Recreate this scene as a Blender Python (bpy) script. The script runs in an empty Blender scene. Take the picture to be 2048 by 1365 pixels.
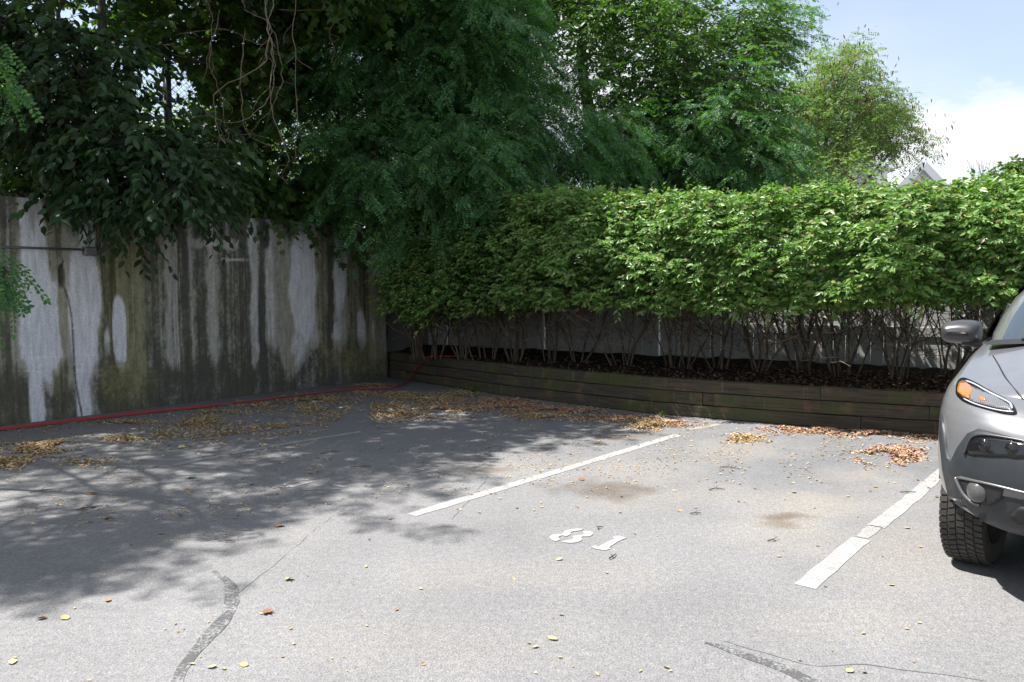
import bpy, math, random
import numpy as np
from mathutils import Vector, Matrix, geometry
from mathutils.bvhtree import BVHTree

SC = bpy.context.scene
COL = SC.collection
R = math.radians
rng = np.random.default_rng(7)
random.seed(7)

# ------------------------------------------------------------------ camera
CAM_H, PITCH, FPX = 1.58, R(3.64), 1550.0
cd = bpy.data.cameras.new('camera')
cam = bpy.data.objects.new('camera', cd)
COL.objects.link(cam)
cam.location = (0, 0, CAM_H)
cam.rotation_euler = (R(90) - PITCH, 0, 0)
cd.sensor_width = 36.0
cd.lens = FPX / 2048 * 36
cd.clip_end = 3000
SC.camera = cam

# ------------------------------------------------------------------ light
SUN_EL = R(60)
SUN_H = Vector((-0.985, 0.14)).normalized()            # horizontal direction towards the sun
sd = bpy.data.lights.new('sun', 'SUN')
sd.energy = 5.0
sd.angle = R(0.53)
sd.color = (1.0, 0.965, 0.92)
sun = bpy.data.objects.new('sun', sd)
COL.objects.link(sun)
to_sun = Vector((SUN_H.x * math.cos(SUN_EL), SUN_H.y * math.cos(SUN_EL), math.sin(SUN_EL)))
sun.rotation_euler = to_sun.to_track_quat('Z', 'Y').to_euler()
sun.location = to_sun * 60

world = bpy.data.worlds.new('World')
SC.world = world
world.use_nodes = True
nt = world.node_tree
nt.nodes.clear()
def wn(t, **k):
    n = nt.nodes.new(t)
    for a, v in k.items(): setattr(n, a, v)
    return n
sky = wn('ShaderNodeTexSky', sky_type='NISHITA', sun_disc=False)
sky.sun_elevation = SUN_EL
sky.sun_rotation = math.atan2(SUN_H.x, SUN_H.y)
sky.altitude = 20; sky.air_density = 1.0; sky.dust_density = 0.7; sky.ozone_density = 0.6
bg_sky = wn('ShaderNodeBackground'); bg_sky.inputs[1].default_value = 0.095
nt.links.new(sky.outputs[0], bg_sky.inputs[0])
bg_cl = wn('ShaderNodeBackground'); bg_cl.inputs[0].default_value = (0.96, 0.98, 1.0, 1); bg_cl.inputs[1].default_value = 0.52
tc = wn('ShaderNodeTexCoord')
sep = wn('ShaderNodeSeparateXYZ'); nt.links.new(tc.outputs['Generated'], sep.inputs[0])
def wmath(op, a, b=None):
    n = wn('ShaderNodeMath', operation=op)
    for i, v in enumerate((a, b)):
        if v is None: continue
        if isinstance(v, (int, float)): n.inputs[i].default_value = v
        else: nt.links.new(v, n.inputs[i])
    return n.outputs[0]
zz = wmath('MAXIMUM', sep.outputs[2], 0.0)
den = wmath('ADD', zz, 0.22)
comb = wn('ShaderNodeCombineXYZ')
nt.links.new(wmath('DIVIDE', sep.outputs[0], den), comb.inputs[0])
nt.links.new(wmath('DIVIDE', sep.outputs[1], den), comb.inputs[1])
CLOUD_OFF = (9.0476, 11.1954, 4.6211)
mp = wn('ShaderNodeMapping'); mp.inputs['Location'].default_value = CLOUD_OFF
nt.links.new(comb.outputs[0], mp.inputs[0])
n1 = wn('ShaderNodeTexNoise'); n1.inputs['Scale'].default_value = 1.15; n1.inputs['Detail'].default_value = 9; n1.inputs['Roughness'].default_value = 0.56
nt.links.new(mp.outputs[0], n1.inputs[0])
r1 = wn('ShaderNodeValToRGB'); r1.color_ramp.elements[0].position = 0.48; r1.color_ramp.elements[1].position = 0.60
nt.links.new(n1.outputs[0], r1.inputs[0])
n2 = wn('ShaderNodeTexNoise'); n2.inputs['Scale'].default_value = 0.7; n2.inputs['Detail'].default_value = 6; n2.inputs['Distortion'].default_value = 0.8
mp2 = wn('ShaderNodeMapping'); mp2.inputs['Location'].default_value = (9, 4, 2); mp2.inputs['Scale'].default_value = (1, 2.6, 1)
nt.links.new(comb.outputs[0], mp2.inputs[0]); nt.links.new(mp2.outputs[0], n2.inputs[0])
r2 = wn('ShaderNodeValToRGB'); r2.color_ramp.elements[0].position = 0.42; r2.color_ramp.elements[1].position = 0.8
r2.color_ramp.elements[0].color = (0.30, 0.30, 0.30, 1); r2.color_ramp.elements[1].color = (0.7, 0.7, 0.7, 1)
nt.links.new(n2.outputs[0], r2.inputs[0])
mixf = wmath('MAXIMUM', r1.outputs[0], r2.outputs[0])
mixs = wn('ShaderNodeMixShader')
nt.links.new(mixf, mixs.inputs[0]); nt.links.new(bg_sky.outputs[0], mixs.inputs[1]); nt.links.new(bg_cl.outputs[0], mixs.inputs[2])
wo = wn('ShaderNodeOutputWorld'); nt.links.new(mixs.outputs[0], wo.inputs[0])

SC.view_settings.view_transform = 'Standard'
SC.view_settings.look = 'None'
SC.view_settings.exposure = 1.18
SC.view_settings.gamma = 1.0
SC.view_settings.use_curve_mapping = False
SC.render.engine = 'CYCLES'
cy = SC.cycles
cy.max_bounces = 7; cy.diffuse_bounces = 3; cy.glossy_bounces = 3; cy.transmission_bounces = 4; cy.transparent_max_bounces = 6
cy.caustics_reflective = False; cy.caustics_refractive = False
cy.sample_clamp_indirect = 6.0

# ------------------------------------------------------------------ picture <-> place
_c, _s = math.cos(PITCH), math.sin(PITCH)
def ray(x, y):
    u = (x - 1024) / FPX; v = (682.5 - y) / FPX
    return Vector((u, _c + v * _s, -_s + v * _c))
def ground(x, y, z=0.0):
    d = ray(x, y); t = (z - CAM_H) / d.z
    return Vector((d.x * t, d.y * t, z))
def at_depth(x, y, Y):
    d = ray(x, y); t = Y / d.y
    return Vector((d.x * t, Y, CAM_H + d.z * t))
def project(P):
    P = np.asarray(P, float).reshape(-1, 3)
    q = P - np.array([0, 0, CAM_H])
    dz = q[:, 1] * _c - q[:, 2] * _s
    up = q[:, 1] * _s + q[:, 2] * _c
    dz = np.maximum(dz, 1e-3)
    return 1024 + FPX * q[:, 0] / dz, 682.5 - FPX * up / dz

# ------------------------------------------------------------------ objects
def tag(o, label=None, cat=None, group=None, kind=None):
    if label: o['label'] = label
    if cat: o['category'] = cat
    if group: o['group'] = group
    if kind: o['kind'] = kind
    return o
def empty(name, loc, label, cat, group=None):
    o = bpy.data.objects.new(name, None)
    COL.objects.link(o); o.location = loc; o.empty_display_size = 0.2
    return tag(o, label, cat, group)
def link(name, me, parent=None):
    o = bpy.data.objects.new(name, me); COL.objects.link(o)
    if parent is not None:
        o.parent = parent
    return o

class MB:
    """collects vertices and faces, links them as one mesh object"""
    def __init__(self): self.v = []; self.f = []; self.mi = []
    def add(self, vs, fs, mi=0):
        b = len(self.v)
        self.v.extend([tuple(p) for p in vs])
        for f in fs:
            self.f.append(tuple(i + b for i in f)); self.mi.append(mi)
        return self
    def box(self, c, s, rot=None, bevel=0.0, mi=0):
        x, y, z = (s[0] / 2, s[1] / 2, s[2] / 2)
        b = min(bevel, x * .9, y * .9, z * .9)
        if b <= 0:
            vs = [(i * x, j * y, k * z) for i in (-1, 1) for j in (-1, 1) for k in (-1, 1)]
            fs = [(0, 1, 3, 2), (4, 6, 7, 5), (0, 4, 5, 1), (2, 3, 7, 6), (0, 2, 6, 4), (1, 5, 7, 3)]
        else:
            vs = []; ix = {}
            for i in (-1, 1):
                for j in (-1, 1):
                    for k in (-1, 1):
                        for ax, p in enumerate(((i * x, j * (y - b), k * (z - b)), (i * (x - b), j * y, k * (z - b)), (i * (x - b), j * (y - b), k * z))):
                            ix[(i, j, k, ax)] = len(vs); vs.append(p)
            fs = []
            for i in (-1, 1):
                fs.append([ix[(i, j, k, 0)] for j, k in ((-1, -1), (1, -1), (1, 1), (-1, 1))][::i])
                fs.append([ix[(j, i, k, 1)] for k, j in ((-1, -1), (1, -1), (1, 1), (-1, 1))][::i])
                fs.append([ix[(j, k, i, 2)] for j, k in ((-1, -1), (1, -1), (1, 1), (-1, 1))][::i])
            for i in (-1, 1):
                for j in (-1, 1):
                    fs.append([ix[(i, j, -1, 0)], ix[(i, j, 1, 0)], ix[(i, j, 1, 1)], ix[(i, j, -1, 1)]][::-i * j])
                    fs.append([ix[(i, -1, j, 0)], ix[(i, 1, j, 0)], ix[(i, 1, j, 2)], ix[(i, -1, j, 2)]][::i * j])
                    fs.append([ix[(-1, i, j, 1)], ix[(1, i, j, 1)], ix[(1, i, j, 2)], ix[(-1, i, j, 2)]][::-i * j])
                    for k in (-1, 1):
                        fs.append([ix[(i, j, k, 0)], ix[(i, j, k, 1)], ix[(i, j, k, 2)]][::i * j * k])
        M = rot if rot is not None else Matrix.Identity(3)
        c = Vector(c)
        return self.add([M @ Vector(p) + c for p in vs], fs, mi)
    def tube(self, pts, rad, n=6, cap=True, mi=0):
        pts = [Vector(p) for p in pts]
        if not hasattr(rad, '__len__'): rad = [rad] * len(pts)
        vs, fs = [], []
        ref = None
        for i, p in enumerate(pts):
            a = pts[max(i - 1, 0)]; b = pts[min(i + 1, len(pts) - 1)]
            t = (b - a).normalized() if (b - a).length > 1e-9 else Vector((0, 0, 1))
            if ref is None:
                ref = Vector((0, 0, 1)) if abs(t.z) < .9 else Vector((1, 0, 0))
            u = (ref - t * ref.dot(t)).normalized(); ref = u
            w = t.cross(u)
            for k in range(n):
                a_ = 2 * math.pi * k / n
                vs.append(p + (u * math.cos(a_) + w * math.sin(a_)) * rad[i])
        for i in range(len(pts) - 1):
            for k in range(n):
                k2 = (k + 1) % n
                fs.append((i * n + k, i * n + k2, (i + 1) * n + k2, (i + 1) * n + k))
        if cap:
            fs.append(tuple(range(n))[::-1]); fs.append(tuple((len(pts) - 1) * n + k for k in range(n)))
        return self.add(vs, fs, mi)
    def grid(self, P, wrap=False, mi=0):
        P = np.asarray(P); a, b = P.shape[:2]
        fs = []
        for i in range(a - 1):
            for j in range(b - 1 + (1 if wrap else 0)):
                j2 = (j + 1) % b
                fs.append((i * b + j, i * b + j2, (i + 1) * b + j2, (i + 1) * b + j))
        return self.add(P.reshape(-1, 3), fs, mi)
    def lathe(self, prof, c, axis='x', n=24, mi=0):
        vs = []
        for k in range(n):
            a = 2 * math.pi * k / n
            for (r, h) in prof:
                if axis == 'x': vs.append((c[0] + h, c[1] + r * math.cos(a), c[2] + r * math.sin(a)))
                elif axis == 'y': vs.append((c[0] + r * math.cos(a), c[1] + h, c[2] + r * math.sin(a)))
                else: vs.append((c[0] + r * math.cos(a), c[1] + r * math.sin(a), c[2] + h))
        m = len(prof); fs = []
        for k in range(n):
            k2 = (k + 1) % n
            for i in range(m - 1):
                fs.append((k * m + i, k2 * m + i, k2 * m + i + 1, k * m + i + 1))
        return self.add(vs, fs, mi)
    def mesh(self, name, mats, smooth=False):
        me = bpy.data.meshes.new(name)
        me.from_pydata([tuple(v) for v in self.v], [], self.f)
        for m in (mats if isinstance(mats, (list, tuple)) else [mats]): me.materials.append(m)
        if any(self.mi): me.polygons.foreach_set('material_index', self.mi)
        if smooth: me.polygons.foreach_set('use_smooth', [True] * len(me.polygons))
        me.update()
        return me
    def build(self, name, mats, parent=None, smooth=False):
        return link(name, self.mesh(name, mats, smooth), parent)

def np_mesh(name, V, loops, sizes, mat, smooth=False):
    me = bpy.data.meshes.new(name)
    V = np.ascontiguousarray(V, dtype=np.float32)
    loops = np.ascontiguousarray(loops, dtype=np.int32); sizes = np.asarray(sizes, dtype=np.int32)
    me.vertices.add(len(V)); me.vertices.foreach_set('co', V.ravel())
    me.loops.add(len(loops)); me.loops.foreach_set('vertex_index', loops)
    me.polygons.add(len(sizes))
    st = np.zeros(len(sizes), np.int32); st[1:] = np.cumsum(sizes)[:-1]
    me.polygons.foreach_set('loop_start', st)
    try: me.polygons.foreach_set('loop_total', sizes)
    except Exception: pass
    if mat: me.materials.append(mat)
    if smooth: me.polygons.foreach_set('use_smooth', np.ones(len(sizes), bool))
    me.update(calc_edges=True); me.validate()
    return me

# ------------------------------------------------------------------ materials
class NT:
    def __init__(self, name):
        self.m = bpy.data.materials.new(name); self.m.use_nodes = True
        self.t = self.m.node_tree; self.t.nodes.clear()
        self.out = self.t.nodes.new('ShaderNodeOutputMaterial')
    def n(self, typ, ins=None, **k):
        x = self.t.nodes.new(typ)
        for a, v in k.items(): setattr(x, a, v)
        for a, v in (ins or {}).items(): self.set(x.inputs[a], v)
        return x
    def set(self, s, v):
        if isinstance(v, bpy.types.NodeSocket): self.t.links.new(v, s)
        elif isinstance(v, (tuple, list)) and len(v) == 3 and s.type == 'RGBA': s.default_value = (*v, 1)
        else: s.default_value = v
    def noise(self, scale, detail=4, rough=.55, vec=None, dist=0.0):
        x = self.n('ShaderNodeTexNoise', {'Scale': scale, 'Detail': detail, 'Roughness': rough, 'Distortion': dist})
        if vec is not None: self.set(x.inputs['Vector'], vec)
        return x.outputs[0]
    def ramp(self, fac, stops):
        x = self.n('ShaderNodeValToRGB')
        e = x.color_ramp.elements
        while len(e) < len(stops): e.new(0.5)
        for i, (p, c) in enumerate(stops):
            e[i].position = p; e[i].color = (*c, 1) if len(c) == 3 else c
        self.set(x.inputs[0], fac)
        return x.outputs[0]
    def mix(self, f, a, b, mode='MIX'):
        x = self.n('ShaderNodeMix', data_type='RGBA', blend_type=mode)
        self.set(x.inputs[0], f); self.set(x.inputs[6], a); self.set(x.inputs[7], b)
        return x.outputs[2]
    def math(self, op, a, b=0.0, clamp=False):
        x = self.n('ShaderNodeMath', operation=op, use_clamp=clamp)
        self.set(x.inputs[0], a); self.set(x.inputs[1], b)
        return x.outputs[0]
    def obj(self): return self.n('ShaderNodeTexCoord').outputs['Object']
    def pos(self): return self.n('ShaderNodeNewGeometry').outputs['Position']
    def map(self, vec, scale=(1, 1, 1), loc=(0, 0, 0), rot=(0, 0, 0)):
        return self.n('ShaderNodeMapping', {'Vector': vec, 'Scale': scale, 'Location': loc, 'Rotation': rot}).outputs[0]
    def bump(self, h, strength=.3, dist=.01):
        return self.n('ShaderNodeBump', {'Height': h, 'Strength': strength, 'Distance': dist}).outputs[0]
    def bsdf(self, color, rough=.6, metal=0.0, spec=.5, normal=None, coat=0.0, **k):
        x = self.n('ShaderNodeBsdfPrincipled', {'Base Color': color, 'Roughness': rough, 'Metallic': metal, 'Specular IOR Level': spec, 'Coat Weight': coat})
        if normal is not None: self.set(x.inputs['Normal'], normal)
        for a, v in k.items(): self.set(x.inputs[a.replace('_', ' ')], v)
        return x.outputs[0]
    def done(self, shader):
        self.t.links.new(shader, self.out.inputs[0]); return self.m

def plain(name, c, rough=.6, metal=0.0, spec=.5, coat=0.0, var=.12, scale=9.0, bump=0.0):
    t = NT(name)
    o = t.obj()
    f = t.noise(scale, 5, .6, o)
    col = t.ramp(f, [(.3, tuple(x * (1 - var) for x in c)), (.7, tuple(min(1, x * (1 + var)) for x in c))])
    nm = t.bump(t.noise(scale * 12, 3, .6, o), bump, .004) if bump else None
    return t.done(t.bsdf(col, rough, metal, spec, nm, coat))

def leaf_mat(name, cols, transl=.35, rough=.42, spec=.35, tcol=None, weights=None):
    t = NT(name)
    g = t.n('ShaderNodeNewGeometry'); oi = t.n('ShaderNodeObjectInfo')
    r = t.math('FRACT', t.math('ADD', g.outputs['Random Per Island'], oi.outputs['Random']))
    k = len(cols)
    col = t.ramp(r, [((weights[i] if weights else i / max(1, k - 1)), c) for i, c in enumerate(cols)])
    big = t.noise(1.1, 2, .5, t.pos())
    col = t.mix(t.math('MULTIPLY', big, .55), col, t.mix(1.0, col, (.62, .78, .55), 'MULTIPLY'))
    a = t.bsdf(col, rough, 0, spec)
    tc_ = t.mix(1.0, col, tcol or (1.5, 1.75, .45), 'MULTIPLY')
    b = t.n('ShaderNodeBsdfTranslucent', {'Color': tc_}).outputs[0]
    m = t.n('ShaderNodeMixShader', {0: transl}); t.set(m.inputs[1], a); t.set(m.inputs[2], b)
    return t.done(m.outputs[0])

def bark_mat(name, c1, c2, scale=14):
    t = NT(name); o = t.pos()
    f = t.noise(scale, 6, .65, t.map(o, (1, 1, .25)))
    col = t.ramp(f, [(.3, c1), (.7, c2)])
    return t.done(t.bsdf(col, .85, 0, .25, t.bump(f, .6, .01)))

# ------------------------------------------------------------------ numpy noise
def _h(ix, iy, seed):
    n = (ix.astype(np.int64) * 374761393 + iy.astype(np.int64) * 668265263 + seed * 974711) & 0x7fffffff
    n = ((n ^ (n >> 13)) * 1274126177) & 0x7fffffff
    n = n ^ (n >> 16)
    return (n & 0xffff) / 65535.0
def vnoise(x, y, seed=0):
    x = np.asarray(x, float); y = np.asarray(y, float) + 0 * x; x = x + 0 * y
    ix = np.floor(x); iy = np.floor(y); fx = x - ix; fy = y - iy
    fx = fx * fx * (3 - 2 * fx); fy = fy * fy * (3 - 2 * fy)
    a = _h(ix, iy, seed); b = _h(ix + 1, iy, seed); c = _h(ix, iy + 1, seed); d = _h(ix + 1, iy + 1, seed)
    return (a * (1 - fx) + b * fx) * (1 - fy) + (c * (1 - fx) + d * fx) * fy
def fbm(x, y, o=4, seed=0, g=.5):
    r = 0; a = 1; t = 0
    for k in range(o):
        r = r + a * vnoise(np.asarray(x) * 2 ** k, np.asarray(y) * 2 ** k, seed + k * 17); t += a; a *= g
    return r / t
def sst(a, b, x):
    t = np.clip((x - a) / (b - a), 0, 1); return t * t * (3 - 2 * t)

# ------------------------------------------------------------------ layout
G0, G1 = ground(0, 853), ground(776, 756)
WD = (G1 - G0); WLEN = WD.length; WD.normalize()          # along the wall, away from the camera
WN = Vector((WD.y, -WD.x, 0))                              # out of the wall, into the lot
WTOP = 2.70
def wp(t, d, z): return G0 + WD * t + WN * d + Vector((0, 0, z))
def wall_hit(x, y):
    d = ray(x, y); o = Vector((0, 0, CAM_H))
    k = (G0 - o).dot(WN) / d.dot(WN)
    return o + d * k
TB = [ground(*p) for p in ((790, 757), (1000, 791), (1300, 828), (1600, 853), (1882, 873), (2200, 893), (2700, 915))]   # foot of the timbers
FD = Vector((.853, -.522, 0)).normalized()                 # vinyl fence direction
FN = Vector((FD.y, -FD.x, 0))                              # its front, towards the lot
F0 = Vector((6.05, 10.62, 0))
def fence_px(x):                                           # point of the fence line under picture column x
    d = ray(x, 600); k = (F0.x * FN.x + F0.y * FN.y) / (d.x * FN.x + d.y * FN.y)
    return Vector((d.x * k, d.y * k, 0))

# ------------------------------------------------------------------ ground
def axis(lo, hi, step, far):
    a = list(np.arange(lo, hi + 1e-6, step)); s = step
    l = lo; h = hi; L = []; H = []
    while h < far:
        s *= 1.35; h += s; l -= s; H.append(h); L.append(l)
    return np.array(L[::-1] + a + H)
gx = axis(-7.2, 7.2, .045, 900); gy = axis(1.5, 15.4, .045, 900)
GX, GY = np.meshgrid(gx, gy)
GZ = np.zeros_like(GX)
nearm = (np.abs(GX) < 8) & (GY > 1) & (GY < 16)
PX, PY = project(np.stack([GX, GY, GX * 0], -1).reshape(-1, 3)); PX = PX.reshape(GX.shape); PY = PY.reshape(GX.shape)
base = np.array([.186, .186, .187])
C = np.ones(GX.shape + (3,)) * base
mac = fbm(GX * .8, GY * .8, 4, 3); mac2 = fbm(GX * 3, GY * 3, 4, 9)
C *= (.78 + .30 * mac + .20 * mac2)[..., None]
def blend(mask, col, amt):
    global C
    m = (np.clip(mask, 0, 1) * amt)[..., None]
    C = C * (1 - m) + np.array(col) * m
def spot(cx, cy, rx, ry, soft=.6, seed=1, nz=.5):
    d = np.sqrt(((PX - cx) / rx) ** 2 + ((PY - cy) / ry) ** 2) + (fbm(GX * 2.2, GY * 2.2, 4, seed) - .5) * 2 * nz + (fbm(GX * 9, GY * 9, 3, seed + 5) - .5) * 1.3 * nz
    return 1 - sst(1 - soft, 1 + soft * .3, d)
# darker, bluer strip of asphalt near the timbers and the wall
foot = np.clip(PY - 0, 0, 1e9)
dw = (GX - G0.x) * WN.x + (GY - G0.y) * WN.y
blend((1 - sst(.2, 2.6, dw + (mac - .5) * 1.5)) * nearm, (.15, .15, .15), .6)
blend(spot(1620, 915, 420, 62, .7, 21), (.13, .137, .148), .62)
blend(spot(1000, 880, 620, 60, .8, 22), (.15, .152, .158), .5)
# pale sand washed into shallow dips
for i, (cx, cy, rx, ry, a) in enumerate(((1600, 1030, 125, 42, .75), (1560, 1075, 160, 40, .4), (1720, 950, 120, 26, .6), (1480, 900, 130, 30, .6), (1290, 935, 150, 40, .45),
                                         (1690, 1010, 190, 30, .35), (1450, 985, 150, 25, .35), (1000, 935, 160, 25, .4), (1250, 1000, 120, 30, .4), (1800, 1110, 200, 70, .45),
                                         (1050, 1150, 330, 40, .3), (400, 1060, 260, 40, .2), (1750, 1250, 300, 60, .3), (860, 1290, 400, 70, .2))):
    blend(spot(cx, cy, rx, ry, .8, 31 + i), (.262, .245, .218), a * .85)
# dark damp silt in the middle of the dips
blend(spot(1588, 1033, 62, 9, .9, 51, .9), (.11, .085, .06), .85)
blend(spot(1560, 1048, 36, 9, .9, 52, .9), (.13, .10, .07), .6)
blend(spot(1190, 985, 105, 20, .9, 53, .8), (.11, .092, .075), .8)
blend(spot(990, 940, 60, 7, .9, 54, .8), (.13, .10, .075), .7)
blend(spot(1240, 875, 60, 7, .9, 55, .8), (.11, .075, .05), .7)
V = np.stack([GX, GY, GZ], -1).reshape(-1, 3)
ny, nx = GX.shape
ii = np.arange((ny - 1) * nx).reshape(ny - 1, nx)[:, :-1].ravel()
Q = np.stack([ii, ii + 1, ii + nx + 1, ii + nx], -1).ravel()
t = NT('asphalt')
att = t.n('ShaderNodeAttribute', attribute_name='tint').outputs['Color']
p = t.pos()
fine = t.noise(95, 3, .7, p); mid = t.noise(26, 4, .6, p)
vor = t.n('ShaderNodeTexVoronoi', {'Scale': 120.0}); t.set(vor.inputs['Vector'], p)
stone = t.ramp(vor.outputs['Color'], [(.0, (.78, .78, .80)), (.45, (.97, .965, .96)), (.8, (1.08, 1.07, 1.06)), (1.0, (1.28, 1.27, 1.25))])
col = t.mix(1.0, att, stone, 'MULTIPLY')
col = t.mix(1.0, col, t.ramp(fine, [(.36, (.74, .74, .76)), (.5, (1, 1, 1)), (.64, (1.16, 1.155, 1.14))]), 'MULTIPLY')
col = t.mix(1.0, col, t.ramp(mid, [(.3, (.86, .86, .87)), (.7, (1.12, 1.11, 1.1))]), 'MULTIPLY')
v2 = t.n('ShaderNodeTexVoronoi', {'Scale': 48.0}); t.set(v2.inputs['Vector'], p)
sv = t.math('MULTIPLY', t.ramp(v2.outputs['Distance'], [(.16, (1, 1, 1)), (.26, (0, 0, 0))]), t.ramp(t.n('ShaderNodeSeparateColor', {0: v2.outputs['Color']}).outputs[0], [(.78, (0, 0, 0)), (.8, (1, 1, 1))]))
col = t.mix(t.math('MULTIPLY', sv, .5), col, t.mix(t.n('ShaderNodeSeparateColor', {0: v2.outputs['Color']}).outputs[1], (.12, .115, .11), (.42, .40, .37)))
hb = t.math('ADD', vor.outputs['Distance'], fine)
M_ASPHALT = t.done(t.bsdf(col, .9, 0, .3, t.bump(hb, .55, .006)))
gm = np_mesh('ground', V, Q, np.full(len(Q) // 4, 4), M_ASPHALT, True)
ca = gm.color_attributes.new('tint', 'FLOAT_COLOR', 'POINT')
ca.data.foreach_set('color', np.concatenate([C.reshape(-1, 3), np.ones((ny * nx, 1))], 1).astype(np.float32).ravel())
tag(link('parking_lot', gm), kind='structure')

# ------------------------------------------------------------------ painted lines, numbers, crack sealer
def paint_mat(name, c, wear, under=(.23, .227, .222)):
    t = NT(name); p = t.pos()
    a = t.noise(70, 4, .7, p); b = t.noise(7, 4, .6, p)
    f = t.math('ADD', t.math('MULTIPLY', a, .65), t.math('MULTIPLY', b, .45))
    m = t.ramp(f, [(wear, (0, 0, 0)), (wear + .09, (1, 1, 1))])
    vor = t.n('ShaderNodeTexVoronoi', {'Scale': 120.0}); t.set(vor.inputs['Vector'], p)
    un = t.mix(1.0, under, t.ramp(vor.outputs['Color'], [(0, (.7, .7, .7)), (1, (1.4, 1.4, 1.4))]), 'MULTIPLY')
    pc = t.mix(1.0, c, t.ramp(vor.outputs['Color'], [(0, (.82, .82, .82)), (1, (1.1, 1.1, 1.1))]), 'MULTIPLY')
    return t.done(t.bsdf(t.mix(m, un, pc), .75, 0, .3, t.bump(a, .4, .004)))
M_PAINT = paint_mat('white_paint', (.325, .32, .312), .47)
M_PAINT_B = paint_mat('worn_white_paint', (.31, .305, .30), .52)
M_PAINT_C = paint_mat('faded_white_paint', (.32, .32, .32), .48, (.20, .19, .195))
M_NUM = paint_mat('number_paint', (.335, .33, .322), .43)
M_TAR = paint_mat('crack_sealer', (.080, .081, .082), .465, (.20, .20, .197))
M_CRACK = plain('crack_dark', (.085, .085, .085), .95)
def strip(name, pts, width, mat, z=.0026, rag=.010, label=None, cat=None, group=None, seed=0, step=.05, taper=False):
    P = [Vector(p) for p in pts]
    L = [0]
    for a, b in zip(P, P[1:]): L.append(L[-1] + (b - a).length)
    n = max(4, int(L[-1] / step)); s = np.linspace(0, L[-1], n)
    X = np.interp(s, L, [p.x for p in P]); Y = np.interp(s, L, [p.y for p in P])
    if len(P) > 2:
        k = np.ones(5) / 5
        for _ in range(3):
            X[2:-2] = np.convolve(X, k, 'valid'); Y[2:-2] = np.convolve(Y, k, 'valid')
    tx = np.gradient(X); ty = np.gradient(Y); l = np.hypot(tx, ty); tx /= l; ty /= l
    w = np.interp(np.linspace(0, 1, n), np.linspace(0, 1, len(width)), width) if hasattr(width, '__len__') else np.full(n, width)
    r1_ = (fbm(s * 6, s * 0 + seed, 3, seed) - .5) * 2 * rag; r2_ = (fbm(s * 6, s * 0 + seed + 9, 3, seed + 3) - .5) * 2 * rag
    A = np.stack([X - ty * (w / 2 + r1_), Y + tx * (w / 2 + r1_), np.full(n, z)], -1)
    B = np.stack([X + ty * (w / 2 + r2_), Y - tx * (w / 2 + r2_), np.full(n, z)], -1)
    mb = MB(); mb.grid(np.stack([B, A], 1))
    o = mb.build(name, mat)
    if label: tag(o, label, cat, group)
    return o
strip('parking_line', [ground(*p) for p in ((822, 1031), (1100, 948), (1356, 870))], .105, M_PAINT, label='white painted line down the middle of the lot, half in tree shade', cat='parking line', group='painted parking lines', seed=1)
strip('parking_line', [ground(*p) for p in ((1378, 860), (1440, 849))], .09, M_PAINT_B, label='short faint piece of white line near the timber wall', cat='parking line', group='painted parking lines', seed=2)
strip('parking_line', [ground(*p) for p in ((1609, 1174), (1722, 1078))], .115, M_PAINT, label='near stub of white line in full sun, ahead of the grey car', cat='parking line', group='painted parking lines', seed=3)
strip('parking_line', [ground(*p) for p in ((1724, 1076), (1752, 1053))], .08, M_PAINT_B, rag=.012, label='scuffed worn patch linking two pieces of sunlit line', cat='parking line', group='painted parking lines', seed=4)
strip('parking_line', [ground(*p) for p in ((1750, 1054), (1820, 1000), (1906, 925), (2015, 835))], .11, M_PAINT, label='long white line running in under the flank of the grey car', cat='parking line', group='painted parking lines', seed=5)
strip('parking_line', [ground(*p) for p in ((345, 931), (540, 893), (722, 864))], .085, M_PAINT_C, label='faded whitish line in the shade near the concrete wall', cat='parking line', group='painted parking lines', seed=6)
strip('crack_sealer', [ground(*p) for p in ((428, 1143), (455, 1165), (471, 1195), (458, 1230), (420, 1270), (382, 1312), (350, 1365), (330, 1420))], (.025, .055, .066, .06, .055, .06, .066), M_TAR, z=.0022, rag=.022, label='curved grey strip of crack sealer in the left foreground', cat='crack sealer', group='crack sealer strips', seed=7)
strip('crack_sealer', [ground(*p) for p in ((1410, 1285), (1470, 1299), (1540, 1325), (1610, 1357), (1690, 1395))], (.02, .06, .06, .055, .045), M_TAR, z=.0022, rag=.018, label='short straight grey strip of crack sealer at the bottom edge', cat='crack sealer', group='crack sealer strips', seed=8)
for k, (pp, lab) in enumerate(((((1452, 1284), (1520, 1305), (1590, 1325), (1640, 1334), (1700, 1329), (1790, 1338), (1900, 1352), (2040, 1372)), 'hairline crack running right from the short sealer strip'),
                               (((980, 950), (930, 1010), (905, 1040)), 'hairline crack across the middle white line'),
                               (((460, 1200), (560, 1120), (640, 1050), (700, 1010)), 'hairline crack running up from the curved sealer strip'))):
    q0_ = [ground(*p) for p in pp]; q = []
    for a_, b_ in zip(q0_, q0_[1:]):
        n_ = max(3, int((b_ - a_).length / .05))
        q += [a_.lerp(b_, i_ / n_) + Vector((random.gauss(0, .011), random.gauss(0, .011), 0)) for i_ in range(n_)]
    q.append(q0_[-1])
    strip('pavement_crack', q, .0028, M_CRACK, z=.0014, rag=.004, label=lab, cat='crack', group='hairline cracks', seed=60 + k, step=.02)

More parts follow.
